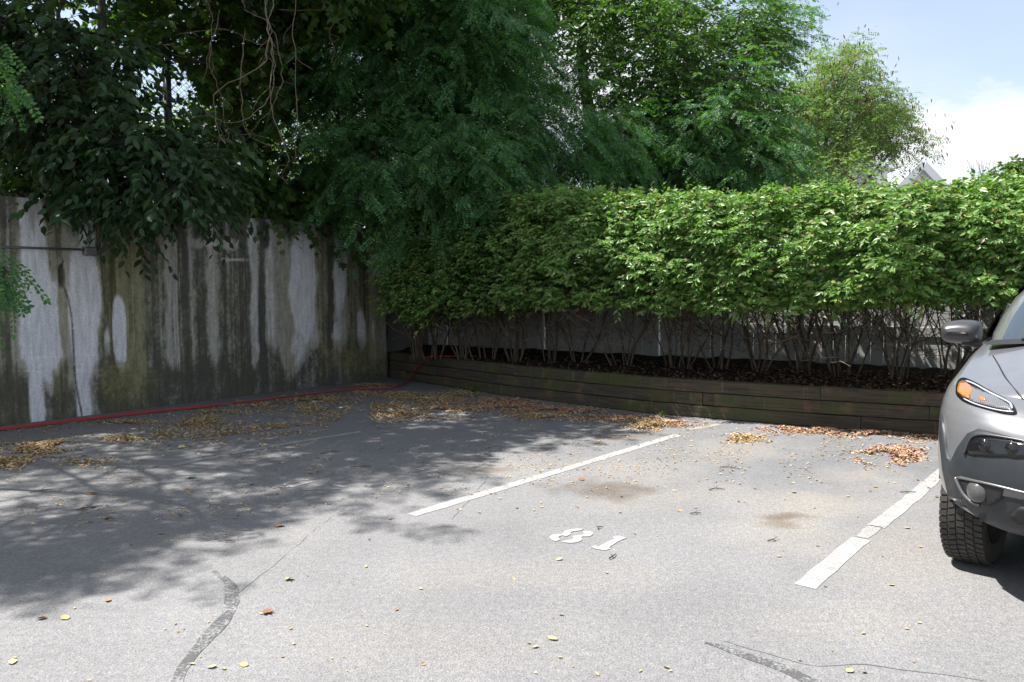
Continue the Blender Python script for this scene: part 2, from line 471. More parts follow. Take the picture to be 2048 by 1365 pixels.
def flat_poly(mb, px, z=.004, sub=1):
    P = [ground(*p, 0) for p in px]
    tri = geometry.delaunay_2d_cdt([Vector((p.x, p.y)) for p in P], [], [list(range(len(P)))], 1, 1e-5)
    mb.add([(v.x, v.y, z) for v in tri[0]], [tuple(f) for f in tri[2]])
def curve_px(pts, n=4):                                    # closed Catmull-Rom outline
    out = []; m = len(pts)
    for i in range(m):
        p0, p1, p2, p3 = (np.array(pts[(i + k - 1) % m], float) for k in range(4))
        for s in np.linspace(0, 1, n, endpoint=False):
            out.append(tuple(.5 * (2 * p1 + (p2 - p0) * s + (2 * p0 - 5 * p1 + 4 * p2 - p3) * s * s + (3 * p1 - p0 - 3 * p2 + p3) * s ** 3)))
    return out
def crop(pts, ox, oy, k): return [(ox + x / k, oy + y / k) for x, y in pts]
EA = [(325, 390), (385, 347), (460, 335), (550, 335), (585, 288), (660, 262), (740, 248), (905, 248), (850, 278), (745, 288), (697, 310), (690, 342), (620, 372), (545, 362), (492, 385), (490, 405), (515, 428), (440, 460), (360, 430)]
EB = [(540, 465), (640, 440), (720, 430), (742, 408), (725, 382), (765, 362), (850, 358), (912, 336), (915, 312), (905, 290), (960, 282), (1040, 292), (1075, 325), (1050, 360), (980, 378), (872, 386), (893, 420), (860, 455), (780, 482), (690, 490), (600, 482)]
ONE = [(1040, 560), (1100, 532), (1165, 555), (1230, 520), (1310, 478), (1395, 430), (1440, 408), (1395, 398), (1440, 372), (1510, 370), (1655, 398), (1560, 438), (1500, 465), (1350, 565), (1372, 585), (1290, 620), (1200, 605), (1110, 590)]
num = empty('stencilled_number', ground(1180, 1080), 'white stencilled number 81 painted in the sunlit bay', 'number', 'bay numbers')
def child_px(name, polys, mat, par, z=.004):
    mb = MB()
    for q in polys: flat_poly(mb, q, z)
    o = mb.build(name, mat, par)
    for v in o.data.vertices: v.co -= par.location
    return o
child_px('digit', [curve_px(crop(EA, 1060, 1030, 8.533), 3), curve_px(crop(EB, 1060, 1030, 8.533), 3)], M_NUM, num)
child_px('digit', [crop(ONE, 1060, 1030, 8.533)], M_NUM, num)
fad = empty('stencilled_number', ground(625, 975), 'faint worn number in the shaded bay, mostly rubbed away', 'number', 'bay numbers')
S1 = [[(450, 378), (620, 372), (760, 355), (880, 322), (1010, 300), (1130, 272), (1100, 296), (960, 330), (860, 358), (740, 388), (560, 392)],
      [(540, 352), (600, 315), (720, 298), (850, 284), (840, 304), (640, 325), (610, 355)], [(850, 268), (940, 255), (1050, 262), (950, 270)]]
S2 = [[(1340, 350), (1400, 338), (1560, 350), (1650, 385), (1580, 398), (1480, 372)], [(1280, 432), (1380, 412), (1470, 402), (1540, 418), (1420, 430)],
      [(880, 436), (1000, 422), (1180, 418), (1080, 432), (960, 442)], [(1110, 472), (1170, 462), (1280, 484), (1200, 496)]]
child_px('digit', [crop(q, 500, 930, 8.533) for q in S1], M_PAINT_C, fad)
child_px('digit', [crop(q, 500, 930, 8.533) for q in S2], M_PAINT_C, fad)

# ------------------------------------------------------------------ concrete wall
def streak(a, seed, f=1.0): return fbm(a * f, a * 0 + seed * 3.7, 4, seed)
T0 = -9.0
tt = np.concatenate([np.arange(T0, -.6, .06), np.arange(-.6, WLEN + 1e-6, .014)]); tt[-1] = WLEN
zz_ = np.linspace(-.06, WTOP, 190)
TT, ZZ = np.meshgrid(tt, zz_)
WP = np.array(G0)[None, None] + TT[..., None] * np.array(WD) + ZZ[..., None] * np.array((0, 0, 1.0))
P3 = np.stack([WP[..., 0], WP[..., 1], np.full_like(ZZ, 1.4)], -1)
SX, _ = project(P3.reshape(-1, 3)); SX = SX.reshape(TT.shape)
_, SY = project(WP.reshape(-1, 3)); SY = SY.reshape(TT.shape)
SX = np.where(TT < -.6, 20 + TT * 60, SX)
wob = (fbm(TT * 3, ZZ * 1.2, 3, 70) - .5) * 16 + (fbm(TT * 18, ZZ * 6, 3, 71) - .5) * 9
X_ = SX + wob
kx = [-600, -400, -200, 0, 14, 22, 30, 44, 52, 92, 100, 126, 132, 150, 164, 170, 188, 196, 204, 225, 248, 268, 282, 296, 328, 336, 350, 360, 380, 386, 394, 418, 424, 432, 445, 480, 498, 504, 514, 520, 530, 536, 552, 570, 586, 592, 628, 636, 652, 658, 664, 670, 690, 700, 720, 738, 760, 776]
kl = [.35, .6, .3, .25, .2, .40, .2, .3, .92, .92, .30, .28, .48, .42, .5, .85, .85, .22, .18, .32, .34, .30, .38, .22, .22, .55, .50, .22, .20, .42, .2, .24, .5, .48, .22, .24, .26, .66, .62, .2, .18, .58, .46, .38, .42, .74, .72, .34, .30, .14, .16, .62, .60, .34, .32, .36, .48, .5]
ko = [.5, .3, .6, .5, .4, .3, .5, .5, .05, .05, .6, .7, .4, .5, .3, .05, .05, .6, .5, .9, .9, .8, .95, .4, .35, .2, .2, .35, .3, .2, .3, .3, .2, .2, .25, .2, .2, .1, .1, .2, .1, .15, .3, .45, .4, .1, .1, .6, .6, .3, .3, .15, .2, .7, .75, .7, .45, .3]
Lm = np.interp(X_, kx, kl); Om = np.interp(X_, kx, ko)
XS = SX + (fbm(TT * 2, ZZ * .8, 2, 60) - .5) * 5
Lm = Lm + (streak(XS, 81, .09) - .5) * .34 + (streak(XS, 82, .30) - .5) * .34 * (.4 + .8 * fbm(TT * 1.5, ZZ * .9, 3, 61))
run = sst(.62, .72, streak(XS, 84, .22)) * sst(.25, .6, fbm(TT * 3, ZZ * .5, 3, 62)); Lm = Lm - .26 * run
Om = Om + (fbm(TT * 2, ZZ * .7, 3, 83) - .5) * .5
def blob(poly_x, poly_y, cx, cy, rx, ry, soft=.25, nz=.35, seed=0):
    d = np.sqrt((np.abs((SX - cx) / rx)) ** 2.6 + (np.abs((SY - cy) / ry)) ** 2.6) ** (1 / 1.3) + (fbm(TT * 5, ZZ * 2.2, 4, seed) - .5) * 2 * nz
    return 1 - sst(1 - soft, 1 + soft, d)
WB = lambda *a, **k: blob(None, None, *a, **k)
def toward(mask, l, o):
    global Lm, Om
    Lm = Lm * (1 - mask) + l * mask; Om = Om * (1 - mask) + o * mask
# paint-white areas left bare of algae, and the brown runs between them
toward(WB(82, 640, 46, 110, seed=1), .95, .03)
toward(WB(165, 610, 32, 125, seed=2), .93, .03)
toward(WB(126, 605, 10, 95, seed=3, nz=.6), .45, .55)
toward(WB(70, 760, 20, 55, seed=4), .85, .05); toward(WB(160, 770, 16, 75, seed=5), .9, .05)
toward(WB(237, 660, 12, 68, soft=.15, seed=6), .98, .02); toward(WB(212, 695, 6, 40, seed=7), .75, .1)
toward(WB(606, 580, 24, 112, soft=.2, nz=.5, seed=8), .93, .03); toward(WB(596, 690, 14, 24, nz=.6, seed=81), .7, .15)
toward(WB(682, 525, 12, 80, soft=.25, nz=.6, seed=9), .85, .05); toward(WB(672, 665, 6, 20, nz=.6, seed=10), .8, .1)
toward(WB(722, 660, 8, 42, nz=.3, seed=11), .75, .1); toward(WB(746, 690, 4, 50, nz=.3, seed=12), .7, .1)
toward(WB(430, 488, 36, 10, nz=1.0, soft=.7, seed=13), .7, .05); toward(WB(470, 520, 16, 3, nz=.8, soft=.8, seed=14), .75, .05)
toward(WB(522, 640, 7, 110, nz=.4, soft=.5, seed=15), .12, .1)
toward(WB(664, 480, 4, 45, nz=.5, soft=.4, seed=16), .05, .1); toward(WB(537, 470, 4, 22, nz=.5, soft=.5, seed=17), .06, .1)
# damp dark foot with a scalloped top edge
edge = .56 + (fbm(TT * 2.4, TT * 0, 3, 90) - .5) * .9 + .06 * np.sin(TT * 7)
footm = 1 - sst(-.16, .16, ZZ - edge)
keep = np.clip(WB(66, 790, 15, 90, seed=4) + WB(160, 790, 15, 90, seed=5) + .35 * WB(596, 690, 18, 40, seed=8), 0, 1)
Lm = Lm * (1 - footm * .78 * (1 - keep)) + .10 * footm * .78 * (1 - keep)
Om = Om * (1 - .5 * footm) + .12 * footm
toward(WB(245, 760, 40, 38, nz=.7, soft=.8, seed=18) * .8, .28, 1.0); toward(WB(700, 715, 60, 26, nz=.7, soft=.8, seed=19) * .7, .3, 1.0)
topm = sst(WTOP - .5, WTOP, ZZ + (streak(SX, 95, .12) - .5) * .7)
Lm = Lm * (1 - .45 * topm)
gr = fbm(TT * 30, ZZ * 30, 3, 97)
Lm = np.clip(Lm + (gr - .5) * .20 + (fbm(TT * 14, ZZ * 5, 4, 63) - .5) * .22, 0.02, 1.05); Om = np.clip(Om, 0, 1)
wht = np.array((.66, .66, .69)); gry = np.array((.40, .39, .37)); drk = np.array((.085, .083, .080))
olv = np.array((.25, .235, .095))
w1 = sst(.14, .44, Lm)[..., None]; w2 = sst(.50, .82, Lm)[..., None]
CW = drk * (1 - w1) + gry * w1; CW = CW * (1 - w2) + wht * w2
ow = (Om * (1 - sst(.5, .85, Lm)) * .85)[..., None]
CW = CW * (1 - ow) + olv * (.35 + 1.5 * np.clip(Lm, 0, .6))[..., None] * ow
# relief: rough render, board joint, crack
def dist_poly(pts):
    d = np.full(TT.shape, 9.0)
    for a, b in zip(pts, pts[1:]):
        ax, az = a; bx, bz = b
        k = np.clip(((TT - ax) * (bx - ax) + (ZZ - az) * (bz - az)) / ((bx - ax) ** 2 + (bz - az) ** 2), 0, 1)
        d = np.minimum(d, np.hypot(TT - ax - k * (bx - ax), ZZ - az - k * (bz - az)))
    return d
def wt(x, y):
    h = wall_hit(x, y); return ((h - G0).dot(WD), h.z)
crack = [wt(*p) for p in ((127, 520), (124, 545), (129, 575), (138, 600), (145, 640), (148, 700), (150, 750), (156, 790), (164, 832))]
dc = dist_poly(crack) + (fbm(TT * 25, ZZ * 25, 2, 98) - .5) * .012
ck = (1 - sst(.004, .016, dc))
hole = WB(126, 552, 7, 24, nz=.4, soft=.3, seed=99)
CW = CW * (1 - .8 * np.clip(ck + hole, 0, 1))[..., None] + np.array((.02, .018, .015)) * (.8 * np.clip(ck + hole, 0, 1))[..., None]
joint = [wt(*p) for p in ((0, 742), (190, 738), (300, 722), (450, 715), (600, 706), (730, 702))]
dj = 1 - sst(.0, .018, dist_poly(joint) + (fbm(TT * 12, ZZ * 12, 2, 96) - .5) * .03)
dep = (fbm(TT * 9, ZZ * 9, 4, 93) - .5) * .006 + (gr - .5) * .003 - .03 * hole - .012 * ck - .006 * dj
dep = dep + np.where(ZZ < .78, .006, 0)
WP = WP + dep[..., None] * np.array(WN)
n2_, n1_ = TT.shape
ii = np.arange((n2_ - 1) * n1_).reshape(n2_ - 1, n1_)[:, :-1].ravel()
Q = np.stack([ii, ii + 1, ii + n1_ + 1, ii + n1_], -1).ravel()
t = NT('stained_concrete'); p = t.pos()
att = t.n('ShaderNodeAttribute', attribute_name='tint').outputs['Color']
f1 = t.noise(60, 5, .7, p); f2 = t.noise(22, 4, .6, t.map(p, (1, 1, .16)))
col = t.mix(1.0, att, t.ramp(f1, [(.3, (.72, .72, .72)), (.7, (1.25, 1.25, 1.25))]), 'MULTIPLY')
col = t.mix(1.0, col, t.ramp(f2, [(.3, (.80, .80, .80)), (.7, (1.18, 1.18, 1.18))]), 'MULTIPLY')
M_WALL = t.done(t.bsdf(col, .88, 0, .25, t.bump(f1, .5, .006)))
V = WP.reshape(-1, 3); nv = len(V)
back = [wp(T0, -.28, -.06), wp(WLEN, -.28, -.06), wp(WLEN, -.28, WTOP), wp(T0, -.28, WTOP)]
V = np.concatenate([V, np.array([tuple(b) for b in back])])
top = [(n2_ - 1) * n1_ + k for k in range(n1_)]; right = [k * n1_ + n1_ - 1 for k in range(n2_)]
loops = list(Q); sizes = [4] * (len(Q) // 4)
loops += top + [nv + 2, nv + 3]; sizes.append(n1_ + 2)
loops += right[::-1] + [nv + 1, nv + 2]; sizes.append(n2_ + 2)
loops += [nv, nv + 3, nv + 2, nv + 1]; sizes.append(4)
wm = np_mesh('concrete_wall', V, loops, sizes, M_WALL, False)
CWf = np.concatenate([CW.reshape(-1, 3), np.array([(.2, .19, .17)] * 4)])
ca = wm.color_attributes.new('tint', 'FLOAT_COLOR', 'POINT')
ca.data.foreach_set('color', np.concatenate([CWf, np.ones((len(CWf), 1))], 1).astype(np.float32).ravel())
o = tag(link('concrete_wall', wm), 'tall stained concrete retaining wall with pale, olive and black streaks', 'wall')
M_WALL2 = plain('grey_concrete', (.20, .195, .185), .9, var=.25, scale=4, bump=.4)
mb = MB(); mb.box(wp(WLEN + 2.6, -.31, 1.2), (5.2, .3, 2.7), Matrix((WD, WN, (0, 0, 1))).transposed(), .02)
tag(mb.build('concrete_wall', M_WALL2), 'plain grey end stretch of wall set back behind the hedge', 'wall')

# conduit on the wall
cb = empty('electrical_conduit', wp(.2, 0, 2.2), 'thin grey conduit pipe with a junction box on the stained wall', 'conduit')
M_GALV = plain('galvanised_steel', (.20, .20, .21), .5, .6, var=.2)
def rel(par, mb):
    mb.v = [tuple(Vector(v) - par.location) for v in mb.v]; return mb
def wpx(x, y, d): 
    h = wall_hit(x, y); return h + WN * d
mb = MB(); mb.tube([wpx(-300, 487, .035), wpx(20, 495, .035), wpx(165, 500, .035)], .014, 8); rel(cb, mb).build('pipe', M_GALV, cb, True)
mb = MB(); mb.tube([wpx(188, 503, .035), wpx(196, 502, .035), wpx(201, 494, .035), wpx(202, 476, .035), wpx(203, 462, .03)], .014, 8); rel(cb, mb).build('elbow', M_GALV, cb, True)
mb = MB(); mb.box(wpx(176, 503, .04), (.15, .08, .11), Matrix((WD, WN, (0, 0, 1))).transposed(), .008); bx = rel(cb, mb).build('junction_box', M_GALV, cb)
mb = MB(); mb.box(wpx(176, 503, .086), (.13, .008, .09), Matrix((WD, WN, (0, 0, 1))).transposed(), .002); rel(cb, mb).build('cover_plate', M_GALV, cb)
for dx in (168, 184):
    mb = MB(); mb.tube([wpx(dx, 511, .05), wpx(dx, 513.5, .05)], .012, 8); rel(cb, mb).build('fitting', M_GALV, cb)

# ------------------------------------------------------------------ red hose
M_RED = plain('red_rubber', (.33, .035, .035), .5, var=.15)
hp = [(-260, 884), (0, 857), (90, 847), (200, 834), (300, 823), (430, 810), (540, 798), (640, 786), (720, 778), (770, 776), (797, 773), (812, 765)]
pts = [ground(x, y, .03) for x, y in hp]
up = [((803, 768), .06), ((820, 752), .16), ((832, 738), .27), ((842, 728), .38)]
def timber_hit(x, y, off):
    d = ray(x, y); o = Vector((0, 0, CAM_H)); best = None
    for a, b in zip(TB, TB[1:]):
        e = (b - a); n = Vector((-e.y, e.x, 0)).normalized()
        if n.y > 0: n = -n
        a2 = a + n * off
        k = (a2 - o).dot(n) / d.dot(n); P = o + d * k
        s = (P - a2).dot(e) / e.length_squared
        if -.25 <= s <= 1.02 and (best is None or k < best[0]): best = (k, P)
    return best[1] if best else ground(x, y)
pts += [timber_hit(x, y, .07) for x, y in ((822, 753), (834, 736), (846, 722))]
pts += [ground(860, 714, .50), ground(880, 713, .50), ground(915, 713, .49), ground(960, 712, .49)]
def smooth_path(P, n=6):
    P = [Vector(p) for p in P]; out = []
    for i in range(len(P) - 1):
        p0 = P[max(i - 1, 0)]; p1 = P[i]; p2 = P[i + 1]; p3 = P[min(i + 2, len(P) - 1)]
        for s in np.linspace(0, 1, n, endpoint=False):
            out.append(.5 * (2 * p1 + (p2 - p0) * s + (2 * p0 - 5 * p1 + 4 * p2 - p3) * s * s + (3 * p1 - p0 - 3 * p2 + p3) * s ** 3))
    return out + [P[-1]]
mb = MB(); mb.tube(smooth_path(pts), .0125, 8)
tag(mb.build('hose', M_RED, None, True), 'red hose lying along the wall foot and climbing over the timbers', 'hose')
mb = MB(); mb.tube(smooth_path([p + Vector((WN.x * .05, WN.y * .05, -.008)) + Vector((0, 0, 0)) for p in [ground(x, y, .03) for x, y in hp[:6]]]), .008, 8)
tag(mb.build('hose', M_RED, None, True), 'second thinner red hose beside the first at the left', 'hose')

# ------------------------------------------------------------------ timber retaining wall
tw = empty('timber_wall', TB[2], 'low retaining wall of three courses of weathered timbers below the hedge', 'retaining wall')
t = NT('weathered_timber'); o_ = t.obj(); oi = t.n('ShaderNodeObjectInfo').outputs['Random']
sh = t.n('ShaderNodeVectorMath', operation='ADD'); t.set(sh.inputs[0], o_)
cx = t.n('ShaderNodeCombineXYZ', {'X': t.math('MULTIPLY', oi, 13.0), 'Y': t.math('MULTIPLY', oi, 7.0)}); t.set(sh.inputs[1], cx.outputs[0])
v = sh.outputs[0]
g = t.noise(1.0, 6, .65, t.map(v, (2.2, 2.2, 60)), .6)
b = t.noise(1.6, 4, .6, v); b2 = t.noise(3.5, 3, .6, v)
col = t.ramp(g, [(.25, (.028, .023, .017)), (.5, (.068, .055, .040)), (.75, (.125, .10, .075))])
col = t.mix(t.ramp(b, [(.48, (0, 0, 0)), (.66, (1, 1, 1))]), col, (.070, .082, .030))
col = t.mix(t.ramp(b2, [(.56, (0, 0, 0)), (.72, (.8, .8, .8))]), col, (.19, .105, .075))
dr = t.noise(1.0, 4, .7, t.map(v, (16, 16, 1.2)))
col = t.mix(t.ramp(dr, [(.60, (0, 0, 0)), (.74, (.6, .6, .6))]), col, (.20, .195, .15))
M_TIMBER = t.done(t.bsdf(col, .85, 0, .25, t.bump(g, .7, .01)))
# arc-length axis over picture columns
def tb_at(x):                                              # foot point under picture column x
    d = ray(x, 800); best = None
    for a, b in zip(TB, TB[1:]):
        e = b - a; n = Vector((-e.y, e.x, 0))
        k = (a.x * n.x + a.y * n.y) / (d.x * n.x + d.y * n.y)
        P = Vector((d.x * k, d.y * k, 0)); s = (P - a).dot(e) / e.length_squared
        if -.3 <= s <= 1.001 or (b is TB[-1] and s > 0): return P
    return TB[-1]
def timber(x0, x1, z0, h, setb=0.0, depth=.15, gap=.006):
    xs = [x0] + [x for x in range(int(x0) + 40, int(x1) - 20, 40)] + [x1]
    P = [tb_at(x) for x in xs]
    d0 = (P[1] - P[0]).normalized(); d1 = (P[-1] - P[-2]).normalized()
    P[0] = P[0] + d0 * gap / 2; P[-1] = P[-1] - d1 * gap / 2
    org = P[len(P) // 2].copy(); org.z = z0
    mb = MB(); rows = []
    for i, p in enumerate(P):
        e = (P[min(i + 1, len(P) - 1)] - P[max(i - 1, 0)]).normalized(); bk = Vector((-e.y, e.x, 0))
        if bk.y < 0: bk = -bk
        j = random.gauss(0, .0025); b = .008
        q = p + bk * (setb + j) - org; q.z = 0
        zt = h + random.gauss(0, .002)
        prof = ((b, 0), (0, b), (0, zt - b), (b, zt), (depth, zt), (depth, 0))
        rows.append([q + bk * u + Vector((0, 0, w)) for u, w in prof])
    m = 6; b0 = 0
    vs = [v for r in rows for v in r]; fs = []
    for i in range(len(rows) - 1):
        for k in range(m):
            k2 = (k + 1) % m; fs.append((i * m + k, (i + 1) * m + k, (i + 1) * m + k2, i * m + k2))
    fs.append(tuple(range(m))); fs.append(tuple((len(rows) - 1) * m + k for k in range(m))[::-1])
    mb.add(vs, fs)
    o = mb.build('timber', M_TIMBER, tw); o.location = org - tw.location
    return o
HC = .150
for cz, joints in enumerate(((770, 1000, 1306, 1723, 2150, 2600), (770, 872, 1062, 1404, 1427, 1860, 2300, 2600), (770, 1024, 1214, 1640, 2060, 2600))):
    for a, b in zip(joints, joints[1:]):
        rec = .022 if (a, b) == (1404, 1427) else random.uniform(0, .006)
        timber(a, b, .005 + cz * (HC + .007), HC, setb=rec + cz * .012)

# planting bed soil
t = NT('mulch'); p = t.pos()
f = t.noise(40, 5, .7, p); f2 = t.noise(9, 3, .6, p)
M_SOIL = t.done(t.bsdf(t.ramp(f, [(.3, (.012, .008, .006)), (.6, (.032, .020, .014)), (.8, (.07, .042, .028))]), .95, 0, .2, t.bump(f, 1.0, .03)))
BZ = .44
xs = np.linspace(770, 2700, 90)
fr = [tb_at(x) for x in xs]
rows = []
for k, s in enumerate(np.linspace(0, 1, 14)):
    row = []
    for a in fr:
        f_ = a + FN * -1 * 0
        dd = (F0 - a).dot(FN)                     # negative: fence lies behind
        end = a + FN * (dd - .35)
        st = a + FN * -.10
        q = st.lerp(end, s)
        row.append((q.x, q.y, BZ + .09 * math.sin(min(1, s * 1.5) * math.pi / 2) + random.gauss(0, .014)))
    rows.append(row)
mb = MB(); mb.grid(rows)
tag(mb.build('planting_bed', M_SOIL, None, True), kind='structure')

# terrace behind the concrete wall
t = NT('leafy_soil'); p = t.pos()
f = t.noise(22, 6, .7, p); f2 = t.noise(3, 3, .6, p)
c_ = t.mix(f2, t.ramp(f, [(.3, (.03, .022, .015)), (.55, (.10, .07, .045)), (.75, (.22, .16, .11))]), (.05, .045, .02))
M_BANK = t.done(t.bsdf(c_, .95, 0, .2, t.bump(f, 1.0, .04)))
rows = []
for d in np.concatenate([np.linspace(-.2, -6, 30), (-12, -40, -120)]):
    rows.append([tuple(wp(tq, d, WTOP - .1 + min(.5, max(0, (-d - .3) * .12)) + (fbm(tq * 1.3, d * 1.3, 3, 44) - .5) * .18)) for tq in np.linspace(-9, 22, 120)])
mb = MB(); mb.grid(rows)
tag(mb.build('terrace_ground', M_BANK, None, True), kind='structure')

# ------------------------------------------------------------------ vinyl fence behind the hedge
M_VINYL = plain('white_vinyl', (.38, .38, .365), .45, var=.05, scale=3)
posts = [fence_px(x) for x in (862, 1083, 1312)]
step = (posts[2] - posts[1]).length
posts = [posts[2] + FD * step * k for k in range(-3, 6)]
vf = empty('vinyl_fence', posts[3], 'pale vinyl privacy fence of upright boards behind the hedge stems', 'fence')
FR = Matrix((FD, FN * -1, (0, 0, 1))).transposed()
fz0, fz1 = .36, 2.02
def piece(name, mesh, loc, par, rot=None):
    o = bpy.data.objects.new(name, mesh); COL.objects.link(o); o.parent = par
    o.location = Vector(loc) - par.location
    if rot is not None: o.rotation_euler = rot.to_euler()
    return o
mpost = MB().box((0, 0, 0), (.125, .125, 2.3), None, .006).mesh('post', M_VINYL)
mcap = MB().add([(-.075, -.075, 0), (.075, -.075, 0), (.075, .075, 0), (-.075, .075, 0), (-.075, -.075, .03), (.075, -.075, .03), (.075, .075, .03), (-.075, .075, .03), (0, 0, .075)],
                [(0, 3, 2, 1), (0, 1, 5, 4), (1, 2, 6, 5), (2, 3, 7, 6), (3, 0, 4, 7), (4, 5, 8), (5, 6, 8), (6, 7, 8), (7, 4, 8)]).mesh('post_cap', M_VINYL)
span = step - .125 - .022
nb = 12
bw = span / nb
mboard = MB().box((0, 0, 0), (bw - .005, .022, fz1 - fz0), None, .004).mesh('board', M_VINYL)
mrail = MB().box((0, 0, 0), (span, .05, .14), None, .006).mesh('rail', M_VINYL)
for i, P in enumerate(posts):
    po = piece('post', mpost, P + Vector((0, 0, 1.15)), vf, FR)
    cp = bpy.data.objects.new('post_cap', mcap); COL.objects.link(cp); cp.parent = po; cp.location = (0, 0, 1.152)
    if i == len(posts) - 1: break
    a = P + FD * (.0625 + .020)
    for k in range(nb):
        piece('board', mboard, a + FD * bw * (k + .5) + Vector((0, 0, (fz0 + fz1) / 2)), vf, FR)
    for z in (fz0 + .05, 1.02, fz1 - .06):
        piece('rail', mrail, a + FD * span / 2 + FN * .012 + Vector((0, 0, z)), vf, FR)

# ------------------------------------------------------------------ chain-link fence on the wall
M_BLACK = plain('black_vinyl_coat', (.012, .012, .013), .4, var=.1)
cf = empty('chainlink_fence', wp(3, -.35, WTOP - .1), 'black chain-link fence standing in the leaves above the concrete wall', 'fence')
CD_ = -.38
def t_of(x):
    d = ray(x, 300); o = G0 + WN * CD_
    k = (o.x * WN.x + o.y * WN.y) / (d.x * WN.x + d.y * WN.y)
    return (Vector((d.x * k, d.y * k, 0)) - G0).dot(WD)
tp = [t_of(338), t_of(704), t_of(956)]
dt = tp[1] - tp[0]
pt = [tp[0] - 2 * dt, tp[0] - dt, tp[0], tp[1], tp[1] + dt, tp[1] + 2 * dt]
FT = WTOP + 2.32
for q in pt:
    big = abs(q - tp[0]) < .01
    mb = MB(); mb.tube([wp(q, CD_, WTOP - .3), wp(q, CD_, FT + (.08 if big else .02))], .055 if big else .035, 10)
    po = rel(cf, mb).build('post', M_BLACK, cf, True)
    mb = MB(); mb.lathe([(.0, .07), (.04, .05), (.058 if big else .04, 0), (.06 if big else .042, -.02)], (0, 0, 0), 'z', 10)
    cp = mb.build('post_cap', M_BLACK, po, True); cp.location = Vector(wp(q, CD_, FT + (.08 if big else .02))) - cf.location
for a, b in zip(pt, pt[1:]):
    mb = MB(); mb.tube([wp(a, CD_, FT - .06), wp(b, CD_, FT - .06)], .024, 8); rel(cf, mb).build('top_rail', M_BLACK, cf, True)
mb = MB(); hgt = FT - .08 - WTOP
pit = .078
k = pt[0] - hgt
while k < pt[-1]:
    for sgn in (1, -1):
        a, b = (k, WTOP), (k + hgt, WTOP + hgt)
        if sgn < 0: a, b = (k, WTOP + hgt), (k + hgt, WTOP)
        mb.tube([wp(a[0], CD_ + .03 + .004 * sgn, a[1]), wp(b[0], CD_ + .03 + .004 * sgn, b[1])], .0028, 3, False)
    k += pit
tag(rel(cf, mb).build('wire_mesh', M_BLACK, cf), kind='stuff')

# ------------------------------------------------------------------ houses and far things
M_SIDE = NT('blue_grey_siding'); t = M_SIDE
zc = t.n('ShaderNodeSeparateXYZ', {0: t.obj()}).outputs[2]
lap = t.math('FRACT', t.math('MULTIPLY', zc, 6.0))
M_SIDE = t.done(t.bsdf(t.mix(t.noise(2, 3, .5, t.obj()), (.36, .40, .46), (.42, .46, .52)), .7, 0, .3, t.bump(lap, .5, .02)))
M_TRIM = plain('white_trim', (.75, .75, .74), .5, var=.04)
M_ROOF = plain('grey_shingles', (.27, .28, .30), .9, var=.25, scale=5, bump=.6)
M_PALE = plain('pale_siding', (.70, .69, .66), .7, var=.05)
M_PINK = plain('pinkish_siding', (.55, .44, .40), .7, var=.08)
M_GLASS = plain('dark_glass', (.03, .04, .05), .05, var=.05, spec=.8)
def house(name, label, x0, x1, ytop, Y, gable_w, depth, eave_drop, wallm, yaw=0.0, windows=(), dormer=None):
    """gabled house, the gable towards the camera; picture columns set where it stands"""
    A = at_depth(x0, 500, Y); B = at_depth(x1, 500, Y); T = at_depth((x0 + x1) / 2, ytop, Y)
    w = B.x - A.x; cx_ = (A.x + B.x) / 2; zt = T.z; ze = zt - eave_drop
    h = empty(name, (cx_, Y, 0), label, 'house', 'houses beyond the hedge')
    h.rotation_euler = (0, 0, yaw)
    mb = MB(); hw = w / 2
    vs = [(-hw, 0, 0), (hw, 0, 0), (hw, 0, ze), (0, 0, zt), (-hw, 0, ze), (-hw, depth, 0), (hw, depth, 0), (hw, depth, ze), (0, depth, zt), (-hw, depth, ze)]
    mb.add(vs, [(0, 1, 2, 3, 4), (6, 5, 9, 8, 7), (1, 6, 7, 2), (5, 0, 4, 9)])
    mb.build('wall', wallm, h)
    for s in (-1, 1):
        e = Vector((s * hw, 0, ze)) - Vector((0, 0, zt)); n = Vector((-e.z * s, 0, e.x * s)).normalized(); n = n if n.z > 0 else -n
        a = Vector((0, -.35, zt)) + n * .04; b = Vector((0, 0, zt)) + e * 1.06 + n * .04; b.y = -.35
        mb = MB(); dn = n * .16
        q = [a, b, b + Vector((0, depth + .7, 0)), a + Vector((0, depth + .7, 0))]
        mb.add([*q, *[p + dn for p in q]], [(0, 1, 2, 3), (4, 7, 6, 5), (0, 4, 5, 1), (1, 5, 6, 2), (2, 6, 7, 3), (3, 7, 4, 0)])
        mb.build('roof', M_ROOF, h)
        mb = MB(); a2 = Vector((0, -.40, zt - .02)); b2 = Vector((0, -.40, zt)) + e * 1.07; b2.y = -.40
        dz = Vector((0, 0, -.42)); dy = Vector((0, .045, 0)); up_ = n * .20
        q = [a2 + up_, b2 + up_, b2 + dz, a2 + dz]
        mb.add([*q, *[p + dy for p in q]], [(0, 1, 2, 3), (4, 7, 6, 5), (0, 4, 5, 1), (1, 5, 6, 2), (2, 6, 7, 3), (3, 7, 4, 0)])
        mb.build('rake_board', M_TRIM, h)
    for (wx, wz, ww, wh) in windows:
        mb = MB(); mb.box((wx, -.03, wz), (ww, .1, wh), None, .01); f = mb.build('window', M_TRIM, h)
        mb = MB(); mb.box((wx, -.085, wz), (ww * .78, .02, wh * .84)); mb.build('pane', M_GLASS, f)
    return h, hw, zt, ze
hA, hw, zt, ze = house('house', 'blue-grey house with a white rake board and a dormer, right of the far locust', 1600, 1795, 296, 46, 0, 9, 3.4, M_SIDE, windows=((0, 6.0, .9, 1.4),))
